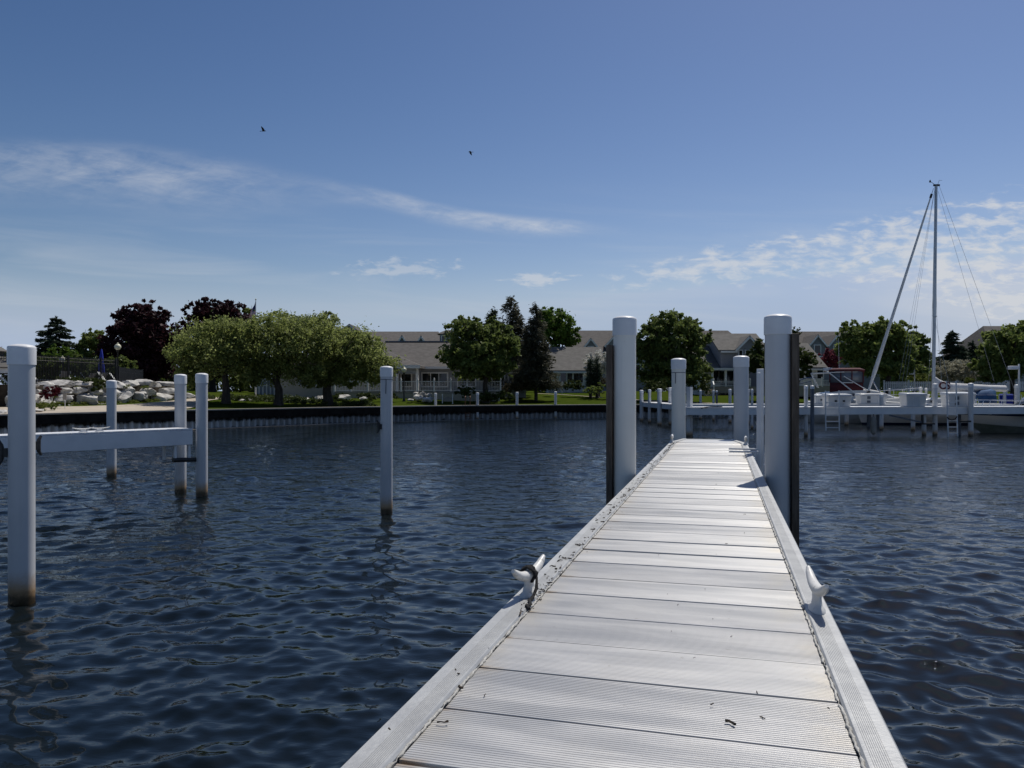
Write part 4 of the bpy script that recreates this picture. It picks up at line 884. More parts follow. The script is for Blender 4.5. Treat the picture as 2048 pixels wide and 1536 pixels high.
ps = thing('path_sign', 'small pale sign on a thin stake beside the path', 'sign', (x, y, G(x, y))); MB().box(x-.012, x+.012, y-.012, y+.012, G(x, y)-.1, 1.75).build('stake', WHITE, ps); MB().box(x-.10, x+.10, y-.035, y-.014, 1.60, 1.95).build('board', LIP, ps)

# flagpole
x, y = X_(511.5, 62), 62; fz = G(x, y)
fl = thing('flagpole', 'white flagpole with a drooping flag above the olive trees', 'flagpole', (x, y, fz)); zt = Z_(600, y)
MB().tube([(x, y, fz), (x, y, zt)], [.06, .03], 10).build('pole', WHITE, fl); MB().lathe((x, y, zt+.06), [(.01, -.07), (.06, -.03), (.06, .03), (.01, .07)], 10).build('finial', GLOBE, fl)
def flag_part(name, i0, i1, j0, j1, m, z_top, lift=0.0):
    Vv = []; Qq = []; ns = 12
    for i in range(ns+1):
        for j in range(5):
            u = (i0+(i1-i0)*i/ns); v = (j0+(j1-j0)*j/4); xx = -.03-u*.50; yy = .10*math.sin(u*7+v*2)-lift; zz = -u*1.15-v*.95*(1-.25*u)
            Vv.append((x+xx, y+yy, z_top+zz))
    for i in range(ns):
        for j in range(4): k = i*5+j; Qq.append((k, k+5, k+6, k+1))
    o = npmesh(name, Vv, Qq, m, fl, smooth=True); sl = o.modifiers.new('thick', 'SOLIDIFY'); sl.thickness = .008; return o
for s_ in range(13):
    flag_part('stripe', .42 if s_ < 7 else 0, 1, s_/13, (s_+1)/13, FRED if s_ % 2 == 0 else FWHT, zt-.12)
flag_part('canton', 0, .42, 0, 7/13, FBLU, zt-.12)

# ------------------------------------------------------------------ buildings
def window(parent, x, z, y, w_, h, frame=.07, glass=GLASS, mull=0, name='window', fm=None):
    """window on a wall facing the viewer: frame proud of the wall, one pane behind"""
    fm = fm or WHITE; b = MB()
    b.box(x-w_/2-frame, x+w_/2+frame, y-.06, y+.0, z+h, z+h+frame).box(x-w_/2-frame, x+w_/2+frame, y-.06, y+.0, z-frame, z)
    b.box(x-w_/2-frame, x-w_/2, y-.06, y+.0, z, z+h).box(x+w_/2, x+w_/2+frame, y-.06, y+.0, z, z+h)
    for i in range(mull): xx = x-w_/2+w_*(i+1)/(mull+1); b.box(xx-.03, xx+.03, y-.055, y+.0, z, z+h)
    o = b.build(name, fm, parent); MB().box(x-w_/2, x+w_/2, y-.025, y-.012, z, z+h).build('pane', glass, o); return o
def gable_roof(b, x0, x1, y0, y1, ze, zr, ov=.35, th=.14, hip0=0.0, hip1=0.0):
    ym = (y0+y1)/2; s_ = (zr-ze)/(ym-y0); e = ze-ov*s_
    X0, X1 = x0-ov, x1+ov
    for sgn, yy in ((1, y0-ov), (-1, y1+ov)):
        a = [(X0, yy, e), (X1, yy, e), (X1-hip1, ym, zr), (X0+hip0, ym, zr)]
        bt = [(p[0], p[1], p[2]-th) for p in a]; b.add(a+bt, [(0, 1, 2, 3), (7, 6, 5, 4), (0, 4, 5, 1), (1, 5, 6, 2), (2, 6, 7, 3), (3, 7, 4, 0)])
    if hip0: b.add([(X0, y0-ov, e), (X0+hip0, ym, zr), (X0, y1+ov, e), (X0+hip0, ym, zr-th)], [(0, 1, 2), (0, 2, 3)])
    if hip1: b.add([(X1, y0-ov, e), (X1-hip1, ym, zr), (X1, y1+ov, e), (X1-hip1, ym, zr-th)], [(0, 2, 1), (0, 3, 2)])
    return b
def gable_wall(b, x0, x1, y0, y1, z0, ze, zr):
    ym = (y0+y1)/2; k = len(b.v)
    b.add([(x0, y0, z0), (x0, y1, z0), (x0, y1, ze), (x0, ym, zr), (x0, y0, ze), (x1, y0, z0), (x1, y1, z0), (x1, y1, ze), (x1, ym, zr), (x1, y0, ze)],
          [(0, 1, 2, 3, 4), (9, 8, 7, 6, 5), (0, 4, 9, 5), (1, 6, 7, 2), (4, 3, 8, 9), (3, 2, 7, 8)])
    return b
def front_gable(root, xc, wd_, y0, yb, ze, zr, wm, rm, win=None, ov=.25, trim=True, z0=None):
    """a gable that faces the viewer, with its own little roof running back to yb"""
    x0, x1 = xc-wd_/2, xc+wd_/2; z0 = ze-.05 if z0 is None else z0
    gw = MB().prism([(x0, y0, z0), (x1, y0, z0), (x1, y0, ze), (xc, y0, zr), (x0, y0, ze)], (0, yb-y0, 0)).build('gable', wm, root)
    s_ = (zr-ze)/(wd_/2); b = MB(); th = .12
    for sg in (-1, 1):
        e = (xc+sg*(wd_/2+ov), ze-ov*s_)
        a = [(e[0], y0-ov, e[1]+.03), (xc, y0-ov, zr+.03), (xc, yb, zr+.03), (e[0], yb, e[1]+.03)]; bt = [(p[0], p[1], p[2]+th) for p in a]
        b.add(a+bt, [(0, 1, 2, 3), (7, 6, 5, 4), (0, 4, 5, 1), (1, 5, 6, 2), (2, 6, 7, 3), (3, 7, 4, 0)])
    b.build('gable_roof', rm, root, recalc=True)
    if trim:
        b = MB()
        for sg in (-1, 1): b.bar((xc+sg*(wd_/2+ov), y0-ov-.03, ze-ov*s_-.04), (xc, y0-ov-.03, zr-.04), .05, .2)
        b.build('barge_board', WHITE, root)
    return gw
def railing(root, x0, x1, y, z0, h, step=.125, posts=6, m=None):
    m = m or WHITE; n = int((x1-x0)/step); b = MB()
    for i in range(1, n): xx = x0+(x1-x0)*i/n; b.box(xx-.011, xx+.011, y-.011, y+.011, z0+.10, z0+h-.05)
    b.build('balusters', m, root)['kind'] = 'stuff'
    MB().box(x0, x1, y-.04, y+.04, z0+h-.05, z0+h).build('top_rail', m, root); MB().box(x0, x1, y-.03, y+.03, z0+.05, z0+.10).build('bottom_rail', m, root)
    for i in range(posts+1):
        xx = x0+(x1-x0)*i/posts; MB().box(xx-.06, xx+.06, y-.06, y+.06, z0-.1, z0+h+.12).lathe((xx, y, z0+h+.12), [(.085, 0), (.085, .03), (.04, .06), (.06, .11), (.03, .16), (.001, .17)], 8).build('post', m, root)

# clubhouse
Yc = 70; cx0, cx1 = X_(560, Yc), X_(1052, Yc); ze = Z_(729, Yc); zr = Z_(684, 76.2)
ch_ = thing('clubhouse', 'long grey clubhouse with brown shingled roof and white deck railing', 'building', (X_(850, Yc), Yc, 1.6))
MB().box(cx0, cx1, Yc, 81.5, 1.2, ze).build('wall', SIDE_G, ch_)
gable_roof(MB(), cx0, cx1, Yc, 82.4, ze, zr, .6, .16, 6.0, 4).build('roof', ROOF, ch_, recalc=True)
MB().box(X_(770, 76), X_(905, 76), 76.05, 76.45, zr-.02, zr+.10).build('ridge_cap', GREYPOST, ch_)
MB().box(cx0, cx1+.3, Yc-.62, Yc-.55, ze-.42, ze-.20).build('fascia', WHITE, ch_)
for px0, px1, mu in ((845, 894, 2), (917, 950, 1), (985, 1008, 0), (1018, 1034, 0)):
    xa, xb = X_(px0, Yc), X_(px1, Yc); window(ch_, (xa+xb)/2, Z_(772, Yc), Yc, xb-xa, (772-747)*Yc/F, .12, mull=mu)
# front wing with hip roof
wx0, wx1 = X_(560, 66), X_(832, 66); wze = Z_(730, 66)
MB().box(wx0, X_(790, 66), 66, 69.9, 1.2, wze).build('wing_wall', SIDE_T, ch_)
MB().box(X_(790, 66), wx1, 68.4, 69.9, 1.2, wze).build('porch_wall', SIDE_G, ch_)
b = MB(); e0, e1 = wx0-.5, wx1+.4; zt_ = Z_(684, 76)-.3
b.add([(e0, 65.4, wze-.05), (e1, 65.4, wze-.05), (e1-5.3, 72.6, zt_-.2), (e0+4, 72.6, zt_-.2), (e1, 72.6, wze-.05), (e0, 72.6, wze-.05), (e0, 65.4, wze-.25), (e1, 65.4, wze-.25), (e1, 72.6, wze-.25), (e0, 72.6, wze-.25)],
      [(0, 1, 2, 3), (1, 4, 2), (0, 3, 5), (0, 6, 7, 1), (1, 7, 8, 4), (6, 9, 8, 7), (5, 9, 6, 0)])
b.build('wing_roof', ROOF, ch_, ang=10)
MB().box(e0, e1+.03, 65.36, 65.39, wze-.30, wze-.02).build('fascia', WHITE, ch_)
MB().box(X_(791, 66), X_(832, 66), 66, 66.25, wze-.75, wze-.26).build('porch_beam', SIDE_G, ch_)
for px in (794, 834): MB().box(X_(px, 66)-.11, X_(px, 66)+.11, 66.0, 66.22, 1.9, wze-.26).build('column', WHITE, ch_)
xa, xb = X_(803, 68.4), X_(822, 68.4); window(ch_, (xa+xb)/2, Z_(772, 68.4), 68.4, xb-xa, 1.05, .10)
for px in (610, 645): window(ch_, X_(px, 66), Z_(770, 66), 66, .9, 1.1, .1)
# deck
dx0, dx1, dy = X_(668, 64), X_(1001, 64), 64.0; dz = Z_(783, 64)
MB().box(dx0, dx1, dy+.1, 69.99, dz-.14, dz).build('deck_floor', LIP, ch_); MB().box(dx0+.05, dx1-.05, dy+.14, dy+.22, 1.25, dz-.16).build('deck_skirt', SIDE_T, ch_)
railing(ch_, dx0, dx1, dy+.2, dz, .86, .13, 10)
MB().bar((X_(831, 64), dy-.3, dz-.35), (X_(838, 63.2), 63.3, dz-.75), .10).build('stair_rail', WHITE, ch_)
# greenhouse-like entrance
gh = thing('conservatory', 'small glazed conservatory with white frame behind the olive trees', 'conservatory', (X_(532, 68), 68, 1.6))
a0, a1, zb_, zt_ = X_(511, 68), X_(549, 68), 1.5, Z_(757, 68)
MB().box(a0, a1, 68, 70, zb_, zt_).build('glazing', GREEN_GLASS, gh)
b = MB()
for i in range(6): xx = a0+(a1-a0)*i/5; b.box(xx-.05, xx+.05, 67.93, 67.997, zb_, zt_)
for z in (zb_, (zb_+zt_)/2+.2, zt_-.1): b.box(a0-.05, a1+.05, 67.90, 67.925, z, z+.1)
b.build('frame', WHITE, gh); gable_roof(MB(), a0, a1, 68, 70, zt_+.02, zt_+.5, .15, .06).build('roof', GREEN_GLASS, gh, recalc=True)
# hotel blocks far behind
def hotel(label, px0, px1, Y, ridge, eave, gables, wm=SIDE_B, hip=(2, 2), depth=13):
    x0, x1 = X_(px0, Y), X_(px1, Y); yr = Y+depth/2; zr_ = Z_(ridge, yr); ze_ = Z_(eave, Y)
    t = thing('hotel_building', label, 'building', ((x0+x1)/2, Y, 1.9))
    MB().box(x0, x1, Y, Y+depth, 1.2, ze_).build('wall', wm, t); gable_roof(MB(), x0, x1, Y, Y+depth, ze_, zr_, .5, .2, *hip).build('roof', ROOF, t, recalc=True)
    MB().box(x0-.4, x1+.4, Y-.57, Y-.51, ze_-.5, ze_-.3).build('fascia', WHITE, t)
    for gpx, gw_, peak, gbase in gables:
        front_gable(t, X_(gpx, Y), gw_*Y/F, Y-.35, Y+depth*.40, Z_(gbase, Y), Z_(peak, Y), wm, ROOF, z0=Z_(gbase, Y)-1.6)
        window(t, X_(gpx, Y), Z_(gbase, Y)-1.1, Y-.35, .8, 1.1, .1)
    n = max(2, int((x1-x0)/3.2))
    for i in range(n): window(t, x0+(x1-x0)*(i+.5)/n, 4.4, Y, 1.0, 1.5, .1)
    return t
hotel('grey hotel block with two small gables above the clubhouse roof', 690, 878, 108, 663, 690, [(805, 20, 672, 688), (843, 22, 673, 690)], hip=(1, 1.2))
hotel('hotel wing with gable end just right of the olive trees', 640, 738, 112, 666, 692, [(700, 42, 650, 666)], SIDE_B)
hotel('grey hotel wing behind the left cottage', 1140, 1300, 112, 661, 700, [(1181, 26, 678, 694), (1232, 40, 668, 690)])
hotel('hotel wing behind the two storey cottage', 1400, 1500, 116, 661, 700, [(1432, 26, 676, 694)])
hotel('hotel wing with paired gables behind the pink tree', 1580, 1760, 108, 663, 708, [(1633, 34, 671, 691), (1672, 34, 671, 691), (1715, 34, 671, 691)])
hotel('grey building with steep roof behind the right edge linden', 1990, 2110, 96, 652, 712, [], SIDE_G, (3, 3))
x, y = X_(897, 96), 96
cu = thing('cupola_tower', 'small square tower with hipped roof above the clubhouse', 'tower', (x, y, 1.9))
MB().box(x-1.0, x+1.0, y-1, y+1, 1.5, Z_(669, y)).build('wall', SIDE_B, cu)
MB().add([(x-1.35, y-1.35, Z_(669, y)), (x+1.35, y-1.35, Z_(669, y)), (x+1.35, y+1.35, Z_(669, y)), (x-1.35, y+1.35, Z_(669, y)), (x-.3, y, Z_(660, y)), (x+.3, y, Z_(660, y))], [(0, 1, 5, 4), (1, 2, 5), (2, 3, 4, 5), (3, 0, 4), (3, 2, 1, 0)]).build('roof', ROOF, cu, ang=10)
for dx_ in (-.5, .5): window(cu, x+dx_, Z_(685, y), y-1, .45, .75, .09)
# cottages on the right
Yq = 84; x0, x1 = X_(1098, Yq), X_(1206, Yq)
ct = thing('cottage', 'white cottage with plain grey roof behind the clipped hedge', 'house', ((x0+x1)/2, Yq, 1.9)); ze_, zr_ = Z_(737, Yq), Z_(694, 89)
gable_wall(MB(), x0, x1, Yq, Yq+10, 1.5, ze_, zr_-.1).build('wall', SIDE_W, ct, recalc=True); gable_roof(MB(), x0, x1, Yq, Yq+10, ze_, zr_, .4, .16).build('roof', ROOFG, ct, recalc=True)
MB().box(x0-.3, x1+.3, Yq-.46, Yq-.41, ze_-.52, ze_-.33).build('fascia', WHITE, ct)
for px, w_ in ((1127, .65), (1139, .6), (1152, .5), (1162, .4), (1176, .4), (1190, .5)): window(ct, X_(px, Yq), Z_(765, Yq), Yq, w_, 1.05, .09)
for px in (1110, 1124): MB().box(X_(px, 78)-.05, X_(px, 78)+.05, 77.9, 78, 1.8, Z_(763, 78)).build('stair_post', WHITE, ct)
Yq = 80
c3 = thing('cottage', 'two storey blue grey cottage with front gable behind the right pilings', 'house', (X_(1470, Yq), Yq, 1.9))
x0, x1 = X_(1442, Yq), X_(1530, Yq); ze_, zr_ = Z_(697, Yq), Z_(667, 84)
gable_wall(MB(), x0, x1, Yq, Yq+8, 1.5, ze_, zr_-.1).build('wall', SIDE_B, c3, recalc=True); gable_roof(MB(), x0, x1, Yq, Yq+8, ze_, zr_, .35, .16).build('roof', ROOFG, c3, recalc=True)
front_gable(c3, X_(1496, Yq), 46*Yq/F, Yq-.4, Yq+3, Z_(697, Yq), Z_(674, Yq), SIDE_B, ROOFG, z0=2)
MB().box(X_(1440, Yq), X_(1473, Yq), Yq-.42, Yq-.37, ze_-.45, ze_-.28).build('fascia', WHITE, c3)
for px in (1479, 1492, 1506): window(c3, X_(px, Yq), Z_(713, Yq), Yq-.4, .32, .6, .07)
lx0, lx1 = X_(1400, Yq), X_(1441, Yq); lze, lzr = Z_(735, Yq), Z_(691, 85)
MB().box(lx0, lx1, Yq, Yq+9, 1.5, lze).build('wing_wall', SIDE_W, c3); gable_roof(MB(), lx0, lx1-.4, Yq, Yq+10, lze, lzr, .4, .16).build('wing_roof', ROOFG, c3, recalc=True)
MB().box(lx0-.4, X_(1475, Yq), Yq-2.3, Yq-.44, lze-.34, lze-.12).build('porch_roof', WHITE, c3)
for px in (1403, 1425, 1452, 1474): MB().box(X_(px, 78)-.09, X_(px, 78)+.09, 78.0, 78.18, 1.8, lze-.35).build('porch_column', WHITE, c3)
for px, w_ in ((1432, .5), (1443, .5), (1460, .7)): window(c3, X_(px, Yq), Z_(765, Yq), Yq-.005, w_, 1.2, .08)
MB().box(X_(1424, 77), X_(1530, 77), 76.9, Yq-.5, 1.9, Z_(773, 77)).build('porch_floor', LIP, c3)
railing(c3, X_(1427, 77), X_(1500, 77), 77.0, Z_(773, 77), .55, .16, 3)
for px in (1410, 1426): MB().bar((X_(px, 76.5), 76.5, Z_(763, 76.5)), (X_(px+2, 75.6), 75.6, Z_(770, 75.6)), .09, .09).bar((X_(px+2, 75.6), 75.6, Z_(770, 75.6)), (X_(px+2, 75.6), 75.6, 1.7), .09).build('stair_rail', WHITE, c3)
for i in range(3): MB().box(X_(1411, 76), X_(1427, 76), 75.7+i*.35, 76.04+i*.35, 1.6, 1.95+i*.16).build('step', CONC, c3)
Yq = 78
c4 = thing('cottage', 'white cottage with steep grey roof left of the maroon cruiser', 'house', (X_(1620, Yq), Yq, 1.9))
x0, x1 = X_(1560, Yq), X_(1646, Yq); ze_, zr_ = Z_(731, Yq), Z_(686, 83)
gable_wall(MB(), x0, x1, Yq, Yq+10, 1.5, ze_, zr_-.1).build('wall', SIDE_W, c4, recalc=True); gable_roof(MB(), x0, x1, Yq, Yq+10, ze_, zr_, .35, .16).build('roof', ROOFG, c4, recalc=True)
MB().box(x0, x1+.3, Yq-.42, Yq-.37, ze_-.5, ze_-.32).build('fascia', WHITE, c4)
for px in (1602, 1618, 1640): window(c4, X_(px, Yq), Z_(757, Yq), Yq, .6, 1.0, .08)
MB().box(X_(1590, 74), X_(1664, 74), 74, Yq-.02, 1.6, Z_(772, 74)).build('porch_floor', LIP, c4); railing(c4, X_(1592, 74), X_(1662, 74), 74.05, Z_(772, 74), .58, .14, 4)
# white fence on the right
wf = thing('white_fence', 'long white picket fence behind the sailboat and right boats', 'fence', (X_(1900, 63), 63, G(X_(1900, 63), 63)))
fx0, fx1 = X_(1768, 63.5), X_(2110, 63.5); fz0, fz1 = Z_(782, 63.5), Z_(763, 63.5)
n = int((fx1-fx0)/.17); b = MB()
for i in range(n): xx = fx0+i*.17; b.box(xx, xx+.11, 63.5, 63.53, fz0, fz1)
b.build('picket_panel', WHITE, wf); MB().box(fx0, fx1, 63.535, 63.59, fz1-.18, fz1-.10).build('top_rail', WHITE, wf); MB().box(fx0, fx1, 63.535, 63.59, fz0+.12, fz0+.2).build('bottom_rail', WHITE, wf)
for i in range(8): xx = fx0+(fx1-fx0)*i/7; MB().box(xx-.07, xx+.07, 63.44, 63.5, 1.2, fz1+.12).build('post', WHITE, wf)

# lawn sign, rusty wall ladder, wall ledge
x, y = X_(895, 60.5), 60.5; z0 = G(x, y)
sg = thing('lawn_sign', 'low pale hanging sign between two short posts on the lawn', 'sign', (x, y, z0))
for dx_ in (-.40, .40): MB().box(x+dx_-.03, x+dx_+.03, y-.03, y+.03, z0-.1, z0+.72).lathe((x+dx_, y, z0+.72), [(.05, 0), (.05, .02), (.001, .06)], 8).build('post', WHITE, sg)
MB().prism([(x-.33, y-.02, z0+.16), (x+.33, y-.02, z0+.16), (x+.33, y-.02, z0+.42), (x+.14, y-.02, z0+.50), (x, y-.02, z0+.56), (x-.14, y-.02, z0+.50), (x-.33, y-.02, z0+.42)], (0, .04, 0)).build('board', LIP, sg)
rl = thing('wall_ladder', 'rusty two rail ladder hanging on the dark seawall', 'ladder', (X_(935, 55.2), 55.2, 1.0))
for px in (930.5, 940): MB().tube([(X_(px, 55.0), 55.0, .05), (X_(px, 55.0), 55.0, 1.65), (X_(px, 55.0), 55.35, 1.72), (X_(px, 55.0), 55.6, 1.5)], .025, 6).build('side_rail', RUST, rl)
for z in (.25, .5, .75): MB().bar((X_(930.5, 55), 55.0, z), (X_(940, 55), 55.0, z), .04).build('rung', RUST, rl)

# ------------------------------------------------------------------ marina docks on the right
mA = thing('main_dock', 'white fixed dock with deep fascia crossing the right side', 'dock', (X_(1700, 35), 35, 0))
ax0, ax1 = X_(1372, 34.4), 27.5
dA = np.array((ax1-ax0, 36.2-34.3)); LA = np.linalg.norm(dA); dA /= LA; cA = np.array((ax0, 34.3))
MB().obox(cA, dA, 0, LA, 0, .08, 1.00, 1.31).build('fascia_beam', PAINT, mA, bevel=.01); MB().obox(cA, dA, 0, LA, 1.52, 1.6, 1.0, 1.31).build('fascia_beam', PAINT, mA)
b = MB(); n = int(LA/.24)
for i in range(n): b.obox(cA, dA, i*LA/n+.004, (i+1)*LA/n-.004, -.02, 1.62, 1.313, 1.35)
b.build('decking', PAINT, mA)
for i in range(9): MB().obox(cA, dA, i*LA/8.2, i*LA/8.2+.1, .09, 1.51, .98, 1.2).build('cross_beam', PAINT, mA)
MB().bar((X_(1778, 34.8), 34.75, .98), (X_(1840, 35), 34.9, .66), .07).build('brace', GREYPOST, mA)
mB = thing('finger_dock', 'farther white dock joining the main dock from the left', 'dock', (X_(1400, 44), 44, 0))
pts = np.array([(X_(1282, 53), 53), (X_(1320, 46.5), 46.5), (X_(1345, 43.5), 43.5)]); dB = (pts[2]-pts[0])/np.linalg.norm(pts[2]-pts[0]); LB_ = float(np.linalg.norm(pts[2]-pts[0]))
MB().obox(pts[0], dB, 0, LB_, 0, 1.0, 1.02, 1.30).build('fascia_beam', PAINT, mB, bevel=.01)
MB().obox(pts[0], dB, -.02, LB_+.02, -.02, 1.02, 1.303, 1.335).build('decking', PAINT, mB)
MB().box(X_(1345, 43.5), 28.5, 43.5, 45.2, 1.02, 1.295).build('fascia_beam', PAINT, mB, bevel=.01); MB().box(X_(1345, 43.5)-.02, 28.52, 43.48, 45.22, 1.298, 1.33).build('decking', PAINT, mB)
g2 = 'white pilings of the right hand docks'
def mp(lb, px, top, base, w_, **kw): return pile_px(lb, px, top, base, w_, g2, n=20, **kw)
mp('leftmost white piling of the far finger dock', 1283, 780, 843, 7.5)
mp('second white piling of the far finger dock', 1299, 779, 846, 6)
mp('third white piling of the far finger dock, slightly thicker', 1319, 777, 851, 9)
mp('white piling half hidden by the left corner dock piling', 1341, 775, 850, 8)
t = pile_px('wide square white post behind the far left dock piling', 1379, 771.5, 873, 13, g2, n=4, name='dock_post', cat='post', cap=False); 
mp('white piling before the green lawn under the round tree', 1401, 780, 839, 5)
mp('slim white piling beside a dark post on the lawn view', 1427, 780, 842, 4.5)
mp('dark grey slim post beside a white piling on the lawn view', 1433.5, 781, 842, 4, m=GREYPOST)
mp('white piling just left of the far right dock piling', 1460, 778, 846, 6)
mp('white piling just right of the far right dock piling', 1496, 778, 849, 6)
mp('white piling between the dock ladder and the tallest dock piling', 1504, 778, 858, 5)
mp('white piling right of the tallest dock piling', 1612, 771, 873, 7.5)
mp('dark grey post with white cap right of the tallest dock piling', 1624.5, 771, 875, 7.5, m=GREYPOST)
mp('short white piling under the locker by the second ladder', 1693, 818, 851, 8, cap=False)
mp('white piling rising through the main dock before the third locker', 1763, 788, 860, 7.5)
mp('short white piling under the main dock right of the brace', 1826, 822, 862, 8, cap=False)
mp('short dark footed piling under the fourth locker', 1848, 822, 871, 8.5, cap=False)
mp('white piling in front of the mast at the main dock', 1870, 767, 871, 9.5)
mp('short grey piling between the ladder and the right locker', 1918, 822, 870, 7.5, cap=False, m=GREYPOST)
mp('white piling in front of the right locker at the main dock', 1941.5, 766, 872, 9.5)
pile_px('white piling beside the dock light at the right edge', 2034, 769, 849, 9, g2, n=20)
pile_px('slim white piling behind the fourth locker', 1841, 774, 846, 6.5, g2, n=16)
pile_px('shorter slim white piling right of the fourth locker', 1852, 776, 846, 5, g2, n=16)
pile_px('thin white piling behind the dock cruiser bow', 1779, 777, 842, 4, g2, n=16)
pile_px('thin white piling aft of the sail cover', 2009, 773, 846, 6, g2, n=16)
# service frame under the dock
MB_ = thing('dock_bumper', 'dark hanging bumper frame under the main dock', 'bumper', (X_(1858, 35.2), 35.2, .6))
MB().box(X_(1842, 35), X_(1868, 35), 34.9, 35.02, .55, .62).build('bottom_bar', BLACK, MB_); MB().box(X_(1842, 35), X_(1845, 35), 34.9, 35.0, .62, 1.0).build('side_bar', BLACK, MB_); MB().box(X_(1920, 35), X_(1940, 35), 34.9, 35.02, .66, .73).build('bottom_bar', BLACK, MB_)

fd = thing('fender', 'pale fender hanging between dark posts under the main dock', 'fender', (X_(1747, 35.1), 35.1, .4))
MB().lathe((X_(1747, 35.1), 35.1, .1), [(.03, -.02), (.11, .05), (.13, .2), (.13, .6), (.10, .75), (.03, .82)], 14).build('body', LIP, fd); MB().tube([(X_(1747, 35.1), 35.1, .9), (X_(1747, 35.1), 35.1, 1.02)], .015, 6).build('rope', BLACK, fd)
for px_, lb in ((1738, 'dark post left of the pale fender under the main dock'), (1757, 'dark post right of the pale fender under the main dock')): pile_px(lb, px_, 822, 854, 8, g2, n=16, cap=False, m=GREYPOST)
tag(MB().tube([P(1894, 834, 34.8), P(1898, 838, 34.8), P(1904, 840, 34.8), P(1910, 838, 34.8), P(1914, 833, 34.8)], .025, 6).build('mooring_rope', ROPE), 'dark rope sagging between the rails of the right metal ladder', 'rope')
tag(MB().tube([P(1402, 816, 34.3), P(1412, 814.5, 34.3), (X_(1424, 34.6), 34.6, 1.365), (X_(1436, 34.5), 34.5, 1.365), (X_(1444, 34.7), 34.7, 1.365)], .022, 6).build('mooring_rope', ROPE), 'dark rope lying on the main dock between the two far dock pilings', 'rope')
def locker(label, px0, px1, top, bot, Y, vents=0, sticker=False):
    x0, x1 = X_(px0, Y), X_(px1, Y); z1, z0 = Z_(top, Y), 1.352 if Y < 40 else 1.335; t = thing('dock_locker', label, 'dock box', ((x0+x1)/2, Y, z0), 'white lockers on the docks'); dpt = .7
    i = .05
    MB().hexa([(x0+i, Y+i, z0), (x1-i, Y+i, z0), (x1-i, Y+dpt, z0), (x0+i, Y+dpt, z0)], [(x0, Y, z1-.1), (x1, Y, z1-.1), (x1, Y+dpt, z1-.1), (x0, Y+dpt, z1-.1)]).build('body', GEL, t, bevel=.02)
    MB().hexa([(x0-.03, Y-.04, z1-.098), (x1+.03, Y-.04, z1-.098), (x1+.03, Y+dpt+.03, z1-.098), (x0-.03, Y+dpt+.03, z1-.098)], [(x0, Y-.01, z1), (x1, Y-.01, z1), (x1, Y+dpt, z1+.05), (x0, Y+dpt, z1+.05)]).build('lid', GEL, t, bevel=.02)
    zc = (z0+z1)/2
    for k in range(vents): xx = x0+(x1-x0)*(k+1)/(vents+1); MB().box(xx-.05, xx+.05, Y-.004, Y+.05, zc-.06, zc+.02).build('latch', BLACK, t)
    for f in (.33, .66): MB().box(x0+(x1-x0)*f-.004, x0+(x1-x0)*f+.004, Y+.002, Y+.045, z0+.06, z1-.13).build('seam', PAINT, t)
    if sticker:
        xx = x0+(x1-x0)*.32; MB().box(xx-.09, xx+.09, Y-.006, Y+.05, zc+.0, zc+.16).build('sticker', GREYPOST, t); MB().box(xx-.09, xx+.09, Y-.006, Y+.05, z0+.07, zc-.09).build('sticker', GREYPOST, t)
locker('white dock locker with two dark latches by the second ladder', 1656, 1704, 789, 814, 35.3, 2)
locker('white dock locker with stickers behind the cut off piling', 1721, 1774, 788, 812, 44.0, 0, True)
locker('plain tapered white dock locker left of the mast', 1813, 1854, 787, 815, 35.5)
locker('white dock locker with stickers near the right ladder', 1897, 1952, 786, 812, 35.8, 0, True)
locker('small white dock locker half hidden behind the grey capped post', 1631, 1655, 790, 811, 44.0, 1)
def ladder(label, px0, px1, Y, top, bot, m=STEEL, n=7):
    t = thing('dock_ladder', label, 'ladder', (X_((px0+px1)/2, Y), Y, 0)); zt, zb = Z_(top, Y), Z_(bot, Y)
    for px in (px0, px1): MB().tube([(X_(px, Y), Y, zt), (X_(px+2.5*(top < 770), Y), Y-.03, zb)], .03, 8).build('side_rail', m, t)
    for i in range(n): z = zb+.15+i*.28; f = 0; MB().bar((X_(px0+1, Y), Y-.02, z), (X_(px1+1, Y), Y-.02, z), .035).build('rung', m, t)
ladder('slim metal ladder left of the latched dock locker', 1651, 1678, 34.6, 781, 862, PAINT, 5)
ladder('tall metal ladder between the two right white pilings', 1893, 1912, 34.9, 762, 873, PAINT, 6)
# dock light, sign post, blue bin
x, y = X_(2038, 46), 46
dl = thing('dock_light', 'white dock light pole with flat lamp head at the right edge', 'lamp post', (x, y, 1.2))
MB().tube([(x, y, 1.2), (x, y, Z_(728, y))], [.06, .05], 10).build('pole', WHITE, dl); MB().box(X_(2018, y), X_(2036, y), y-.15, y+.15, Z_(739, y), Z_(732, y)).build('lamp_head', PAINT, dl, bevel=.03)
x, y = X_(1829, 64), 64
sp = thing('sign_post', 'tall white post with two small panels before the poplar', 'sign', (x, y, G(x, y)))
MB().tube([(x, y, 1.3), (x, y, Z_(709, y))], .04, 8).build('pole', WHITE, sp); MB().box(x-.42, x-.04, y-.02, y+.02, Z_(722, y), Z_(711, y)).build('panel', WHITE, sp); MB().box(x-.45, x-.04, y-.02, y+.02, Z_(749, y), Z_(740, y)).build('panel', PAINT, sp)
tag(MB().box(X_(2011, 52), X_(2028, 52), 52, 52.8, 1.1, Z_(788, 52)).build('blue_bin', ROYAL, bevel=.08), 'dark blue covered bin on the shore at the right edge', 'bin')

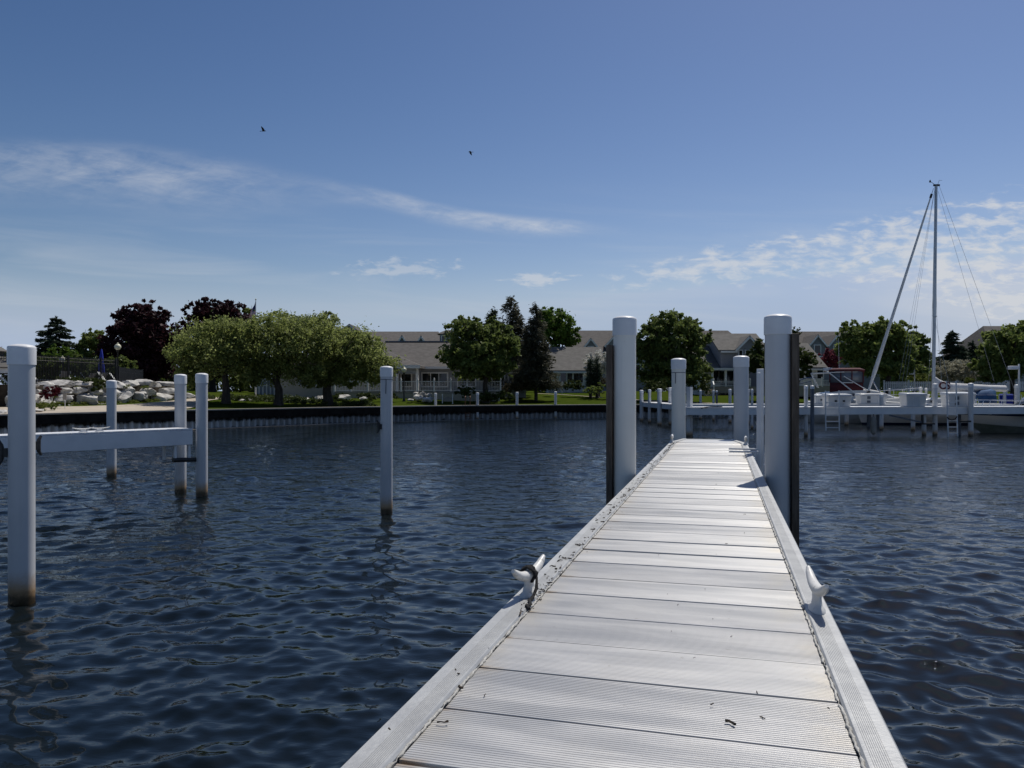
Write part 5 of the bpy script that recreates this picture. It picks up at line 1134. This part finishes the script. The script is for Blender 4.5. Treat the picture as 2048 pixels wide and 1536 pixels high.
# ------------------------------------------------------------------ boats
def hull(t, m, name, L, beam, free, bow_rise, draft, stations=14, ring=9, full=.75, flare=.12, rake=.5, transom=.8, loc=(0, 0, 0), hd=0.0, band=(0.0, 1.0), zb=None):
    """displacement hull lofted bow (+x local) to stern; band picks a strip of each section (0 keel .. 1 sheer)"""
    b = MB(); rings = []; c, s_ = math.cos(hd), math.sin(hd)
    def sec(f, v):     # f 0 stern .. 1 bow, v 0 keel .. 1 sheer
        wl = beam/2*(transom+(1-transom)*min(1, f*2.5)) if f < .45 else beam/2*max(0.0, 1-((f-.45)/.55)**2.2)
        zs = free+bow_rise*f**2; zk = -draft*(1-max(0, (f-.6)/.4)**2)
        if zb:
            va, vb = [min(1.0, max(0.0, (q_-zk)/(zs-zk))) for q_ in zb]; v = va+(vb-va)*v
        z = zk+(zs-zk)*v; y = wl*(min(1.0, v/full)**.6 if v < full else 1+flare*(v-full)*f)
        x = L*(f-.5)+rake*v*f**3-rake*.4*(1-v)*0
        return x, y, z
    vs = [band[0]+(band[1]-band[0])*i/(ring-1) for i in range(ring)]
    for sg in (1, -1):
        rr = []
        for i in range(stations):
            f = i/(stations-1)
            rr.append([(loc[0]+c*x-s_*y*sg, loc[1]+s_*x+c*y*sg, loc[2]+z) for x, y, z in (sec(f, v) for v in vs)])
        b.loft(rr if sg == 1 else [r_[::-1] for r_ in rr])
    # transom
    st = [sec(0, v) for v in vs]; b.add([(loc[0]+c*x-s_*y, loc[1]+s_*x+c*y, loc[2]+z) for x, y, z in st]+[(loc[0]+c*x+s_*y, loc[1]+s_*x-c*y, loc[2]+z) for x, y, z in st[::-1]], [tuple(range(2*ring))])
    o = b.build(name, m, t, ang=40, recalc=True)
    def sheer(f, k=1.0): x, y, z = sec(f, 1.0); return [(loc[0]+c*x-s_*y*sg*k, loc[1]+s_*x+c*y*sg*k, loc[2]+z) for sg in (1, -1)]
    return o, sheer
def deck(t, m, sheer, n=14, camber=.08, dz=0.0, name='deck'):
    b = MB(); rr = []
    for i in range(n):
        a, c = np.array(sheer(i/(n-1))[0]), np.array(sheer(i/(n-1))[1]); rr.append([a+(c-a)*k/6+np.array((0, 0, camber*math.sin(math.pi*k/6)+dz)) for k in range(7)])
    b.loft(rr); return b.build(name, m, t, ang=60, recalc=True)
# --- sailboat, bow to the left
Yb = 48.0; bx = X_(1876, Yb); LB2 = 9.6
sb = thing('sailboat', 'white sailboat with tall grey mast and furled sails', 'sailboat', (bx, Yb, 0)); hd = math.pi+.03
h1, sh = hull(sb, GEL, 'hull', LB2, 3.0, 1.12, .38, .45, full=.62, rake=.55, loc=(bx, Yb, 0), hd=hd, zb=(.13, 9))
hull(sb, NAVY, 'boot_stripe', LB2, 3.0, 1.12, .38, .45, full=.62, rake=.55, loc=(bx, Yb, 0), hd=hd, zb=(-.5, .127)); deck(sb, GEL, sh, dz=.005)
lc = lambda x, y, z: (bx+math.cos(hd)*x-math.sin(hd)*y, Yb+math.sin(hd)*x+math.cos(hd)*y, z)
cab = MB(); rg2 = []
for xx, w_, zt in ((-1.9, .95, 1.62), (-1.2, 1.0, 1.68), (.6, .92, 1.66), (1.9, .62, 1.52), (2.3, .4, 1.36)): rg2.append([lc(xx, -w_, 1.15), lc(xx, -w_*.88, zt-.05), lc(xx, -w_*.6, zt), lc(xx, w_*.6, zt), lc(xx, w_*.88, zt-.05), lc(xx, w_, 1.15)])
cab.loft(rg2, cap=True).build('cabin', GEL, sb, ang=50, recalc=True)
for xx in (-1.4, -.7, .1, .8): MB().bar(lc(xx-.22, .945, 1.45), lc(xx+.22, .93, 1.45), .04, .14).build('porthole', GLASS, sb)
mx = X_(1867, Yb); mxl = -(mx-bx); mz = Z_(372, Yb); mtop = (mx+.16, Yb, mz); mft = (mx-.02, Yb, 1.55)
MB().tube([mft, (mx+.06, Yb, 7), mtop], [.105, .10, .085], 12).build('mast', MASTM, sb)
zs1, zs2 = Z_(634, Yb), Z_(497, Yb); lerp = lambda z: mx-.02+.18*(z-1.55)/(mz-1.55)
sp1 = [(lerp(zs1)-.45, Yb-1.1, zs1-.05), (lerp(zs1)+.47, Yb+1.1, zs1+.22)]; sp2 = [(lerp(zs2)-.42, Yb-.8, zs2-.06), (lerp(zs2)+.34, Yb+.8, zs2+.22)]
for z_, pr_ in ((zs1, sp1), (zs2, sp2)):
    for p in pr_: MB().tube([(lerp(z_), Yb, z_), p], [.035, .022], 6).build('spreader', MASTM, sb)
MB().box(mtop[0]-.16, mtop[0]+.22, Yb-.05, Yb+.05, mz, mz+.10).tube([(mtop[0]-.1, Yb, mz+.1), (mtop[0]-.35, Yb, mz+.28), (mtop[0]-.37, Yb, mz+.40)], .014, 5).tube([(mtop[0]+.1, Yb, mz+.08), (mtop[0]+.2, Yb, mz+.36), (mtop[0]+.36, Yb, mz+.34)], .010, 5).box(mtop[0]-.42, mtop[0]-.33, Yb-.02, Yb+.02, mz+.22, mz+.34).build('masthead_gear', BLACK, sb)
bow = lc(4.75, 0, 1.62); ft = (mtop[0]-.16, Yb, mz-.15)
b0 = (X_(1737, Yb), Yb, Z_(782, Yb)); pf = lambda f: tuple(np.array(b0)+(np.array(ft)-np.array(b0))*f)
MB().tube([pf(.0), pf(.05), pf(.10), pf(.2), pf(.5), pf(.85), pf(.955)], [.06, .085, .125, .10, .08, .058, .04], 12).build('furled_jib', SAIL, sb); MB().tube([pf(.953), pf(.972)], .075, 8).tube([pf(.97), ft], .014, 5).build('swivel', BLACK, sb)
MB().lathe((b0[0], Yb, b0[2]-.22), [(.06, -.3), (.06, 0), (.16, .02), (.16, .07), (.10, .09), (.10, .18), (.16, .20), (.001, .24)], 12).build('furler_drum', BLACK, sb)
def wire(a, c, r_=.008): return MB().tube([a, c], r_, 4).build('stay', WIRE, sb)
mh = (mtop[0], Yb, mz-.05); m2 = (lerp(zs2), Yb, zs2+.1); m1 = (lerp(zs1), Yb, zs1)
chn, chf = lc(-.0, 1.42, 1.2), lc(-.0, -1.42, 1.25); mhb = lerp(zs1)
for p, q_ in ((sp2[0], mh), (sp2[1], mh), (sp1[0], sp2[0]), (sp1[1], sp2[1]), ((mx-.15, Yb-1.35, 1.25), sp1[0]), ((mx+.35, Yb+1.35, 1.25), sp1[1]), ((mx-.6, Yb-1.3, 1.25), m1), ((mx+.5, Yb-1.3, 1.25), m1), (sp1[0], m2), (sp1[1], m2)): wire(p, q_)
stn = (X_(2030, Yb), Yb, Z_(783, Yb)); wire((mtop[0]+.2, Yb, mz), stn, .009); wire((mtop[0]+.12, Yb, mz-.3), (X_(1988, Yb), Yb, Z_(762, Yb)), .008)
for px, py in ((1812, 640), (1806, 640), (1818, 640)):     # halyards led forward of the mast
    e = ((X_(px, Yb)-mtop[0])*1.28+mtop[0], Yb-.25, Z_(783, Yb)-.35); wire((mtop[0]-.1, Yb, mz-.3), e, .006)
# boom and sail cover
topc = [(1866, 750), (1872, 754), (1879, 759), (1888, 763), (1902, 766), (1940, 768), (1975, 770), (2011, 771)]
botc = [(1866, 787), (1872, 787), (1880, 786), (1890, 785), (1905, 783), (1940, 780), (1975, 781), (2011, 783)]
b = MB(); rr = []
for (a, c), (e, f) in zip(topc, botc):
    xx = X_(a, Yb); z1, z0 = Z_(c, Yb), Z_(f, Yb); zc, hh = (z1+z0)/2, (z1-z0)/2; w_ = .16 if a < 1870 else .20
    rr.append([(xx, Yb+w_*math.cos(q_)*(1-.35*math.sin(q_)), zc+hh*math.sin(q_)) for q_ in [2*math.pi*i/16 for i in range(16)]])
cov = b.loft(rr, closed=True, cap=True).build('sail_cover', SAIL, sb, ang=60)
MB().tube([(mx, Yb, Z_(779, Yb)-.10), (X_(2016, Yb), Yb, Z_(781, Yb))], .07, 10).build('boom', MASTM, sb)
# emblem on the cover: dark red C and S
tcv = bpy.data.curves.new('emblem', 'FONT'); tcv.body = 'CS'; tcv.size = .62; tcv.extrude = .012; tcv.space_character = .95; tcv.offset = .02
to = bpy.data.objects.new('emblem_tmp', tcv); COL.objects.link(to); bpy.context.view_layer.update()
tm = bpy.data.meshes.new_from_object(to.evaluated_get(bpy.context.evaluated_depsgraph_get())); bpy.data.objects.remove(to)
tm.name = 'emblem'; tm.materials.clear(); tm.materials.append(MAROON)
em = bpy.data.objects.new('emblem', tm); COL.objects.link(em); em.parent = cov; em.rotation_euler = (R(90), 0, 0)
em.location = Vector((X_(1874, Yb), Yb-.215, Z_(778, Yb)))-sb.location
# dodger, rails
b = MB(); rr = []
for xx, w_, zt in ((-2.0, .95, 1.75), (-2.5, 1.0, 2.12), (-3.1, 1.0, 2.2)): rr.append([lc(xx, -w_, 1.35), lc(xx, -w_*.85, zt-.1), lc(xx, -w_*.45, zt), lc(xx, w_*.45, zt), lc(xx, w_*.85, zt-.1), lc(xx, w_, 1.35)])
b.loft(rr); o = b.build('dodger', BLUEC, sb, ang=60); o.modifiers.new('thick', 'SOLIDIFY').thickness = .02
b = MB(); pr_ = [lc(4.3, .55, 1.95), lc(4.9, .2, 2.0), lc(4.9, -.2, 2.0), lc(4.3, -.55, 1.95)]; b.tube(pr_, .016, 6)
for p in pr_: b.tube([p, (p[0], p[1], 1.35)], .014, 5)
for sg in (1, -1):
    for xx in (3, 1.5, 0, -1.5, -3, -4.4): b.tube([lc(xx, sg*1.3*(1-.08*max(0, xx-1)**2*.5), 1.2), lc(xx, sg*1.3*(1-.08*max(0, xx-1)**2*.5), 1.85)], .014, 5)
    for zz in (1.55, 1.84): b.tube([lc(4.3, sg*.55, zz+.1)]+[lc(xx, sg*1.3*(1-.08*max(0, xx-1)**2*.5), zz) for xx in (3, 1.5, 0, -1.5, -3, -4.4)], .008, 4)
b.build('guard_rail', STEEL, sb)
# --- maroon topped cruiser
Yb2 = 50.5; bx2 = X_(1718, Yb2); hd2 = -.42
cr = thing('motor_cruiser', 'white motor cruiser with maroon canvas and clear side curtains', 'motorboat', (bx2, Yb2, 0))
L2 = 6.4; l2 = lambda x, y, z: (bx2+math.cos(hd2)*x-math.sin(hd2)*y, Yb2+math.sin(hd2)*x+math.cos(hd2)*y, z)
_, sh2 = hull(cr, GEL, 'hull', L2, 2.6, 1.35, .45, .45, full=.55, flare=.35, rake=.9, loc=(bx2, Yb2, 0), hd=hd2); deck(cr, GEL, sh2, dz=.004)
b = MB(); rr = []
for xx, w_, zt in ((-2.6, 1.05, 1.95), (-1.0, 1.1, 2.15), (.6, 1.05, 2.2), (1.1, .98, 2.1), (2.0, .7, 1.75), (2.6, .4, 1.6)): rr.append([l2(xx, -w_, 1.4), l2(xx, -w_*.9, zt-.06), l2(xx, -w_*.6, zt), l2(xx, w_*.6, zt), l2(xx, w_*.9, zt-.06), l2(xx, w_, 1.4)])
b.loft(rr, cap=True).build('cabin', GEL, cr, ang=50, recalc=True)
for i in range(5): MB().bar(l2(-.5+i*.42, -1.06+.02*i, 1.82), l2(-.16+i*.42, -1.06+.02*i, 1.86), .05, .16).build('side_window', NAVY, cr)
MB().prism([l2(-.2, -1.325, .95), l2(1.0, -1.31, 1.25), l2(.75, -1.31, .92)], (0, -.02, 0)).build('graphic', NAVY, cr)
# canvas house: maroon skirt, vinyl panes, maroon top
hx0, hx1, hw_ = -1.75, .25, .92; hz0, hz1, hz2, hz3 = 2.0, Z_(765, 50), Z_(742, 50), Z_(735, 50)
def wallring(z0, z1, x0, x1, w_, nm, m):
    b = MB(); q = [(x0, -w_), (x1, -w_), (x1, w_), (x0, w_)]
    for i in range(4):
        a, c = q[i], q[(i+1) % 4]; b.loft([[l2(*a, z0), l2(*c, z0)], [l2(*a, z1), l2(*c, z1)]])
    o = b.build(nm, m, cr); o.modifiers.new('thick', 'SOLIDIFY').thickness = .02; return o
wallring(hz0, hz1, hx0, hx1, hw_, 'canvas_skirt', MAROON); wallring(hz1, hz2, hx0+.03, hx1-.03, hw_-.03, 'vinyl_curtain', CLEAR)
for xx in np.linspace(hx0, hx1, 4):
    for sg in (-1, 1): MB().bar(l2(xx, sg*hw_, hz1), l2(xx, sg*hw_, hz2), .05).build('canvas_seam', MAROON, cr)
b = MB(); rr = []
for f in (-1, -.6, 0, .6, 1): rr.append([l2(xx, f*(hw_+.06), hz2+(hz3-hz2)*(1-f*f*.55)*g_) for xx, g_ in ((hx0-.05, .5), (hx0+.2, .95), (-1, 1), (hx1-.2, .95), (hx1+.1, .45))])
o = b.loft(rr).build('canvas_top', MAROON, cr, ang=60); o.modifiers.new('thick', 'SOLIDIFY').thickness = .12
b = MB()
for sg in (-1, 1):
    b.tube([l2(-.2, sg*1.12, 1.9), l2(-1.75, sg*1.0, 3.25), l2(-1.9, sg*.9, 3.35)], .04, 8); b.tube([l2(.6, sg*1.1, 2.05), l2(-.9, sg*1.02, 3.05)], .03, 8); b.tube([l2(-.35, sg*1.08, 2.62), l2(-1.0, sg*1.05, 2.62)], .03, 8); b.tube([l2(-2.5, sg*1.1, 2.3), l2(-2.9, sg*.95, 3.25)], .025, 6)
    b.tube([l2(-2.9, sg*.95, 3.25), l2(-.9, sg*.95, 3.32)], .03, 6)
b.tube([l2(-1.9, -.9, 3.35), l2(-1.9, .9, 3.35)], .04, 8).tube([l2(-.9, -.95, 3.32), l2(-.9, .95, 3.32)], .03, 8).build('radar_arch', WHITE, cr)
MB().lathe(l2(-1.9, 0, 3.42), [(.1, -.06), (.30, 0), (.32, .1), (.28, .2), (.001, .22)], 16).build('radar_dome', GEL, cr)
MB().tube([l2(-1.2, .5, 3.3), l2(-1.25, .5, 5.6)], .012, 5).build('antenna', WHITE, cr)
MB().tube([l2(.7, -.9, 3.0), l2(1.3, -.95, 1.8)], .02, 6).tube([l2(.7, .9, 3.0), l2(1.3, .95, 1.8)], .02, 6).build('canopy_strut', STEEL, cr)
MB().tube([l2(-4.2, -.6, 2.55), l2(-3.2, -.7, 2.95), l2(-2.5, -.8, 3.0)], .03, 6).tube([l2(-4.2, -.6, 2.45), l2(-2.9, -.75, 2.72)], .02, 6).build('davit_arm', STEEL, cr)
b = MB(); b.tube([l2(1.2, -1.2, 2.1), l2(2.6, -.85, 2.2), l2(3.6, 0, 2.3), l2(2.6, .85, 2.2), l2(1.2, 1.2, 2.1)], .02, 6)
for xx, yy in ((1.2, -1.2), (2.0, -1.02), (2.6, -.85), (3.6, 0), (2.6, .85), (1.2, 1.2)): b.tube([l2(xx, yy, 1.5), l2(xx, yy, 2.18)], .016, 5)
b.build('bow_rail', STEEL, cr)
# --- right motorboat, bow to the left
Yb3 = 38.8; L3 = 7.4; bx3 = X_(1954, Yb3)+L3/2-.05; hd3 = math.pi+.10
mo = thing('motorboat', 'white motorboat bow with navy stripe at the right edge', 'motorboat', (bx3, Yb3, 0)); l3 = lambda x, y, z: (bx3+math.cos(hd3)*x-math.sin(hd3)*y, Yb3+math.sin(hd3)*x+math.cos(hd3)*y, z)
kw = dict(L=L3, beam=2.5, free=.90, bow_rise=.12, draft=.45, full=.55, flare=.30, rake=1.5, loc=(bx3, Yb3, 0), hd=hd3)
_, sh3 = hull(mo, GEL, 'hull', band=(.52, .90), **kw); hull(mo, ANTIF, 'hull_bottom', band=(0, .518), **kw); hull(mo, NAVY, 'hull_stripe', band=(.902, 1.0), **kw)
b = MB(); rr = []
for i in range(15):
    f = i/14; a, c = np.array(sh3(f)[0]), np.array(sh3(f)[1]); hgt = .45*min(1, (1-f)*2.4+.06)
    rr.append([a+(c-a)*k_/8+np.array((0, 0, hgt*math.sin(math.pi*k_/8)**.5)) for k_ in range(9)])
b.loft(rr).build('foredeck', GEL, mo, ang=60, recalc=True)
o = MB().loft([[l3(1.0, -.95, 1.38), l3(1.45, -.5, 1.42), l3(1.55, 0, 1.44), l3(1.45, .5, 1.42), l3(1.0, .95, 1.38)], [l3(.35, -.85, 1.95), l3(.75, -.45, 1.98), l3(.85, 0, 2.0), l3(.75, .45, 1.98), l3(.35, .85, 1.95)]]).build('windshield', CLEAR, mo, ang=60); o.modifiers.new('thick', 'SOLIDIFY').thickness = .02
MB().tube([l3(.35, .85, 1.96), l3(.75, .45, 1.99), l3(.85, 0, 2.01), l3(.75, -.45, 1.99), l3(.35, -.85, 1.96)], .025, 6).tube([l3(1.0, .95, 1.38), l3(.35, .85, 1.96)], .025, 6).tube([l3(1.45, .5, 1.42), l3(.75, .45, 1.99)], .02, 6).build('windshield_frame', WHITE, mo)
b = MB(); rp = [(1.6, 1.1), (2.4, 1.02), (3.2, .8), (3.9, .45), (4.15, 0), (3.9, -.45), (3.2, -.8), (2.4, -1.02), (1.6, -1.1)]; b.tube([l3(x_, y_, 1.60) for x_, y_ in rp], .018, 6)
for x_, y_ in rp: b.tube([l3(x_+.15, y_, 1.02), l3(x_, y_, 1.60)], .013, 5)
b.build('bow_rail', STEEL, mo)

# ------------------------------------------------------------------ birds
def bird(label, px, py, Y, rot, flap, bank, size):
    b = MB(); c = np.array(P(px, py, Y)); f = np.array((math.cos(rot), math.sin(rot)*.4, .08)); f /= np.linalg.norm(f); s3 = np.cross(f, (0, 0, 1)); s3 /= np.linalg.norm(s3); u3 = np.cross(s3, f)
    s3, u3 = s3*math.cos(bank)+u3*math.sin(bank), u3*math.cos(bank)-s3*math.sin(bank)
    pt = lambda a, e, g_: c+size*(f*a+s3*e+u3*g_)
    n = 8; rings = []
    for a, r_ in ((.50, .01), (.42, .055), (.30, .07), (.1, .10), (-.15, .085), (-.35, .04), (-.5, .05), (-.68, .07)):
        fl_ = .35 if a < -.4 else 1
        rings.append([pt(a, r_*1.0*math.cos(q_)*(1 if a > -.4 else 1.6), r_*fl_*math.sin(q_)) for q_ in [2*math.pi*i/n for i in range(n)]])
    b.loft(rings, closed=True, cap=True)
    for sg in (-1, 1):
        w_ = [(0.05, .24, -.20), (.4, .26, -.20), (.72, .12, -.20), (1.0, -.12, -.20)]
        top = []; bot = []
        for k_, (e, a0, a1) in enumerate(w_):
            lift = flap*(e**1.3)+(.0 if k_ else 0); th_ = .05*(1-e*.8)
            rings_ = [pt(a0, sg*e, lift), pt((a0+a1)/2, sg*e, lift+th_), pt(a1, sg*e, lift), pt((a0+a1)/2, sg*e, lift-th_)]; top.append(rings_)
        b.loft(top, closed=True, cap=True)
    tag(b.build('bird', BIRDM, recalc=True), label, 'bird', 'dark birds in flight')
bird('dark bird flying high above the left cirrus cloud', 527, 262, 38, .15, .45, .15, .26)
bird('dark bird flying near the middle of the sky', 941, 304, 42, 2.8, -.3, -.2, .24)
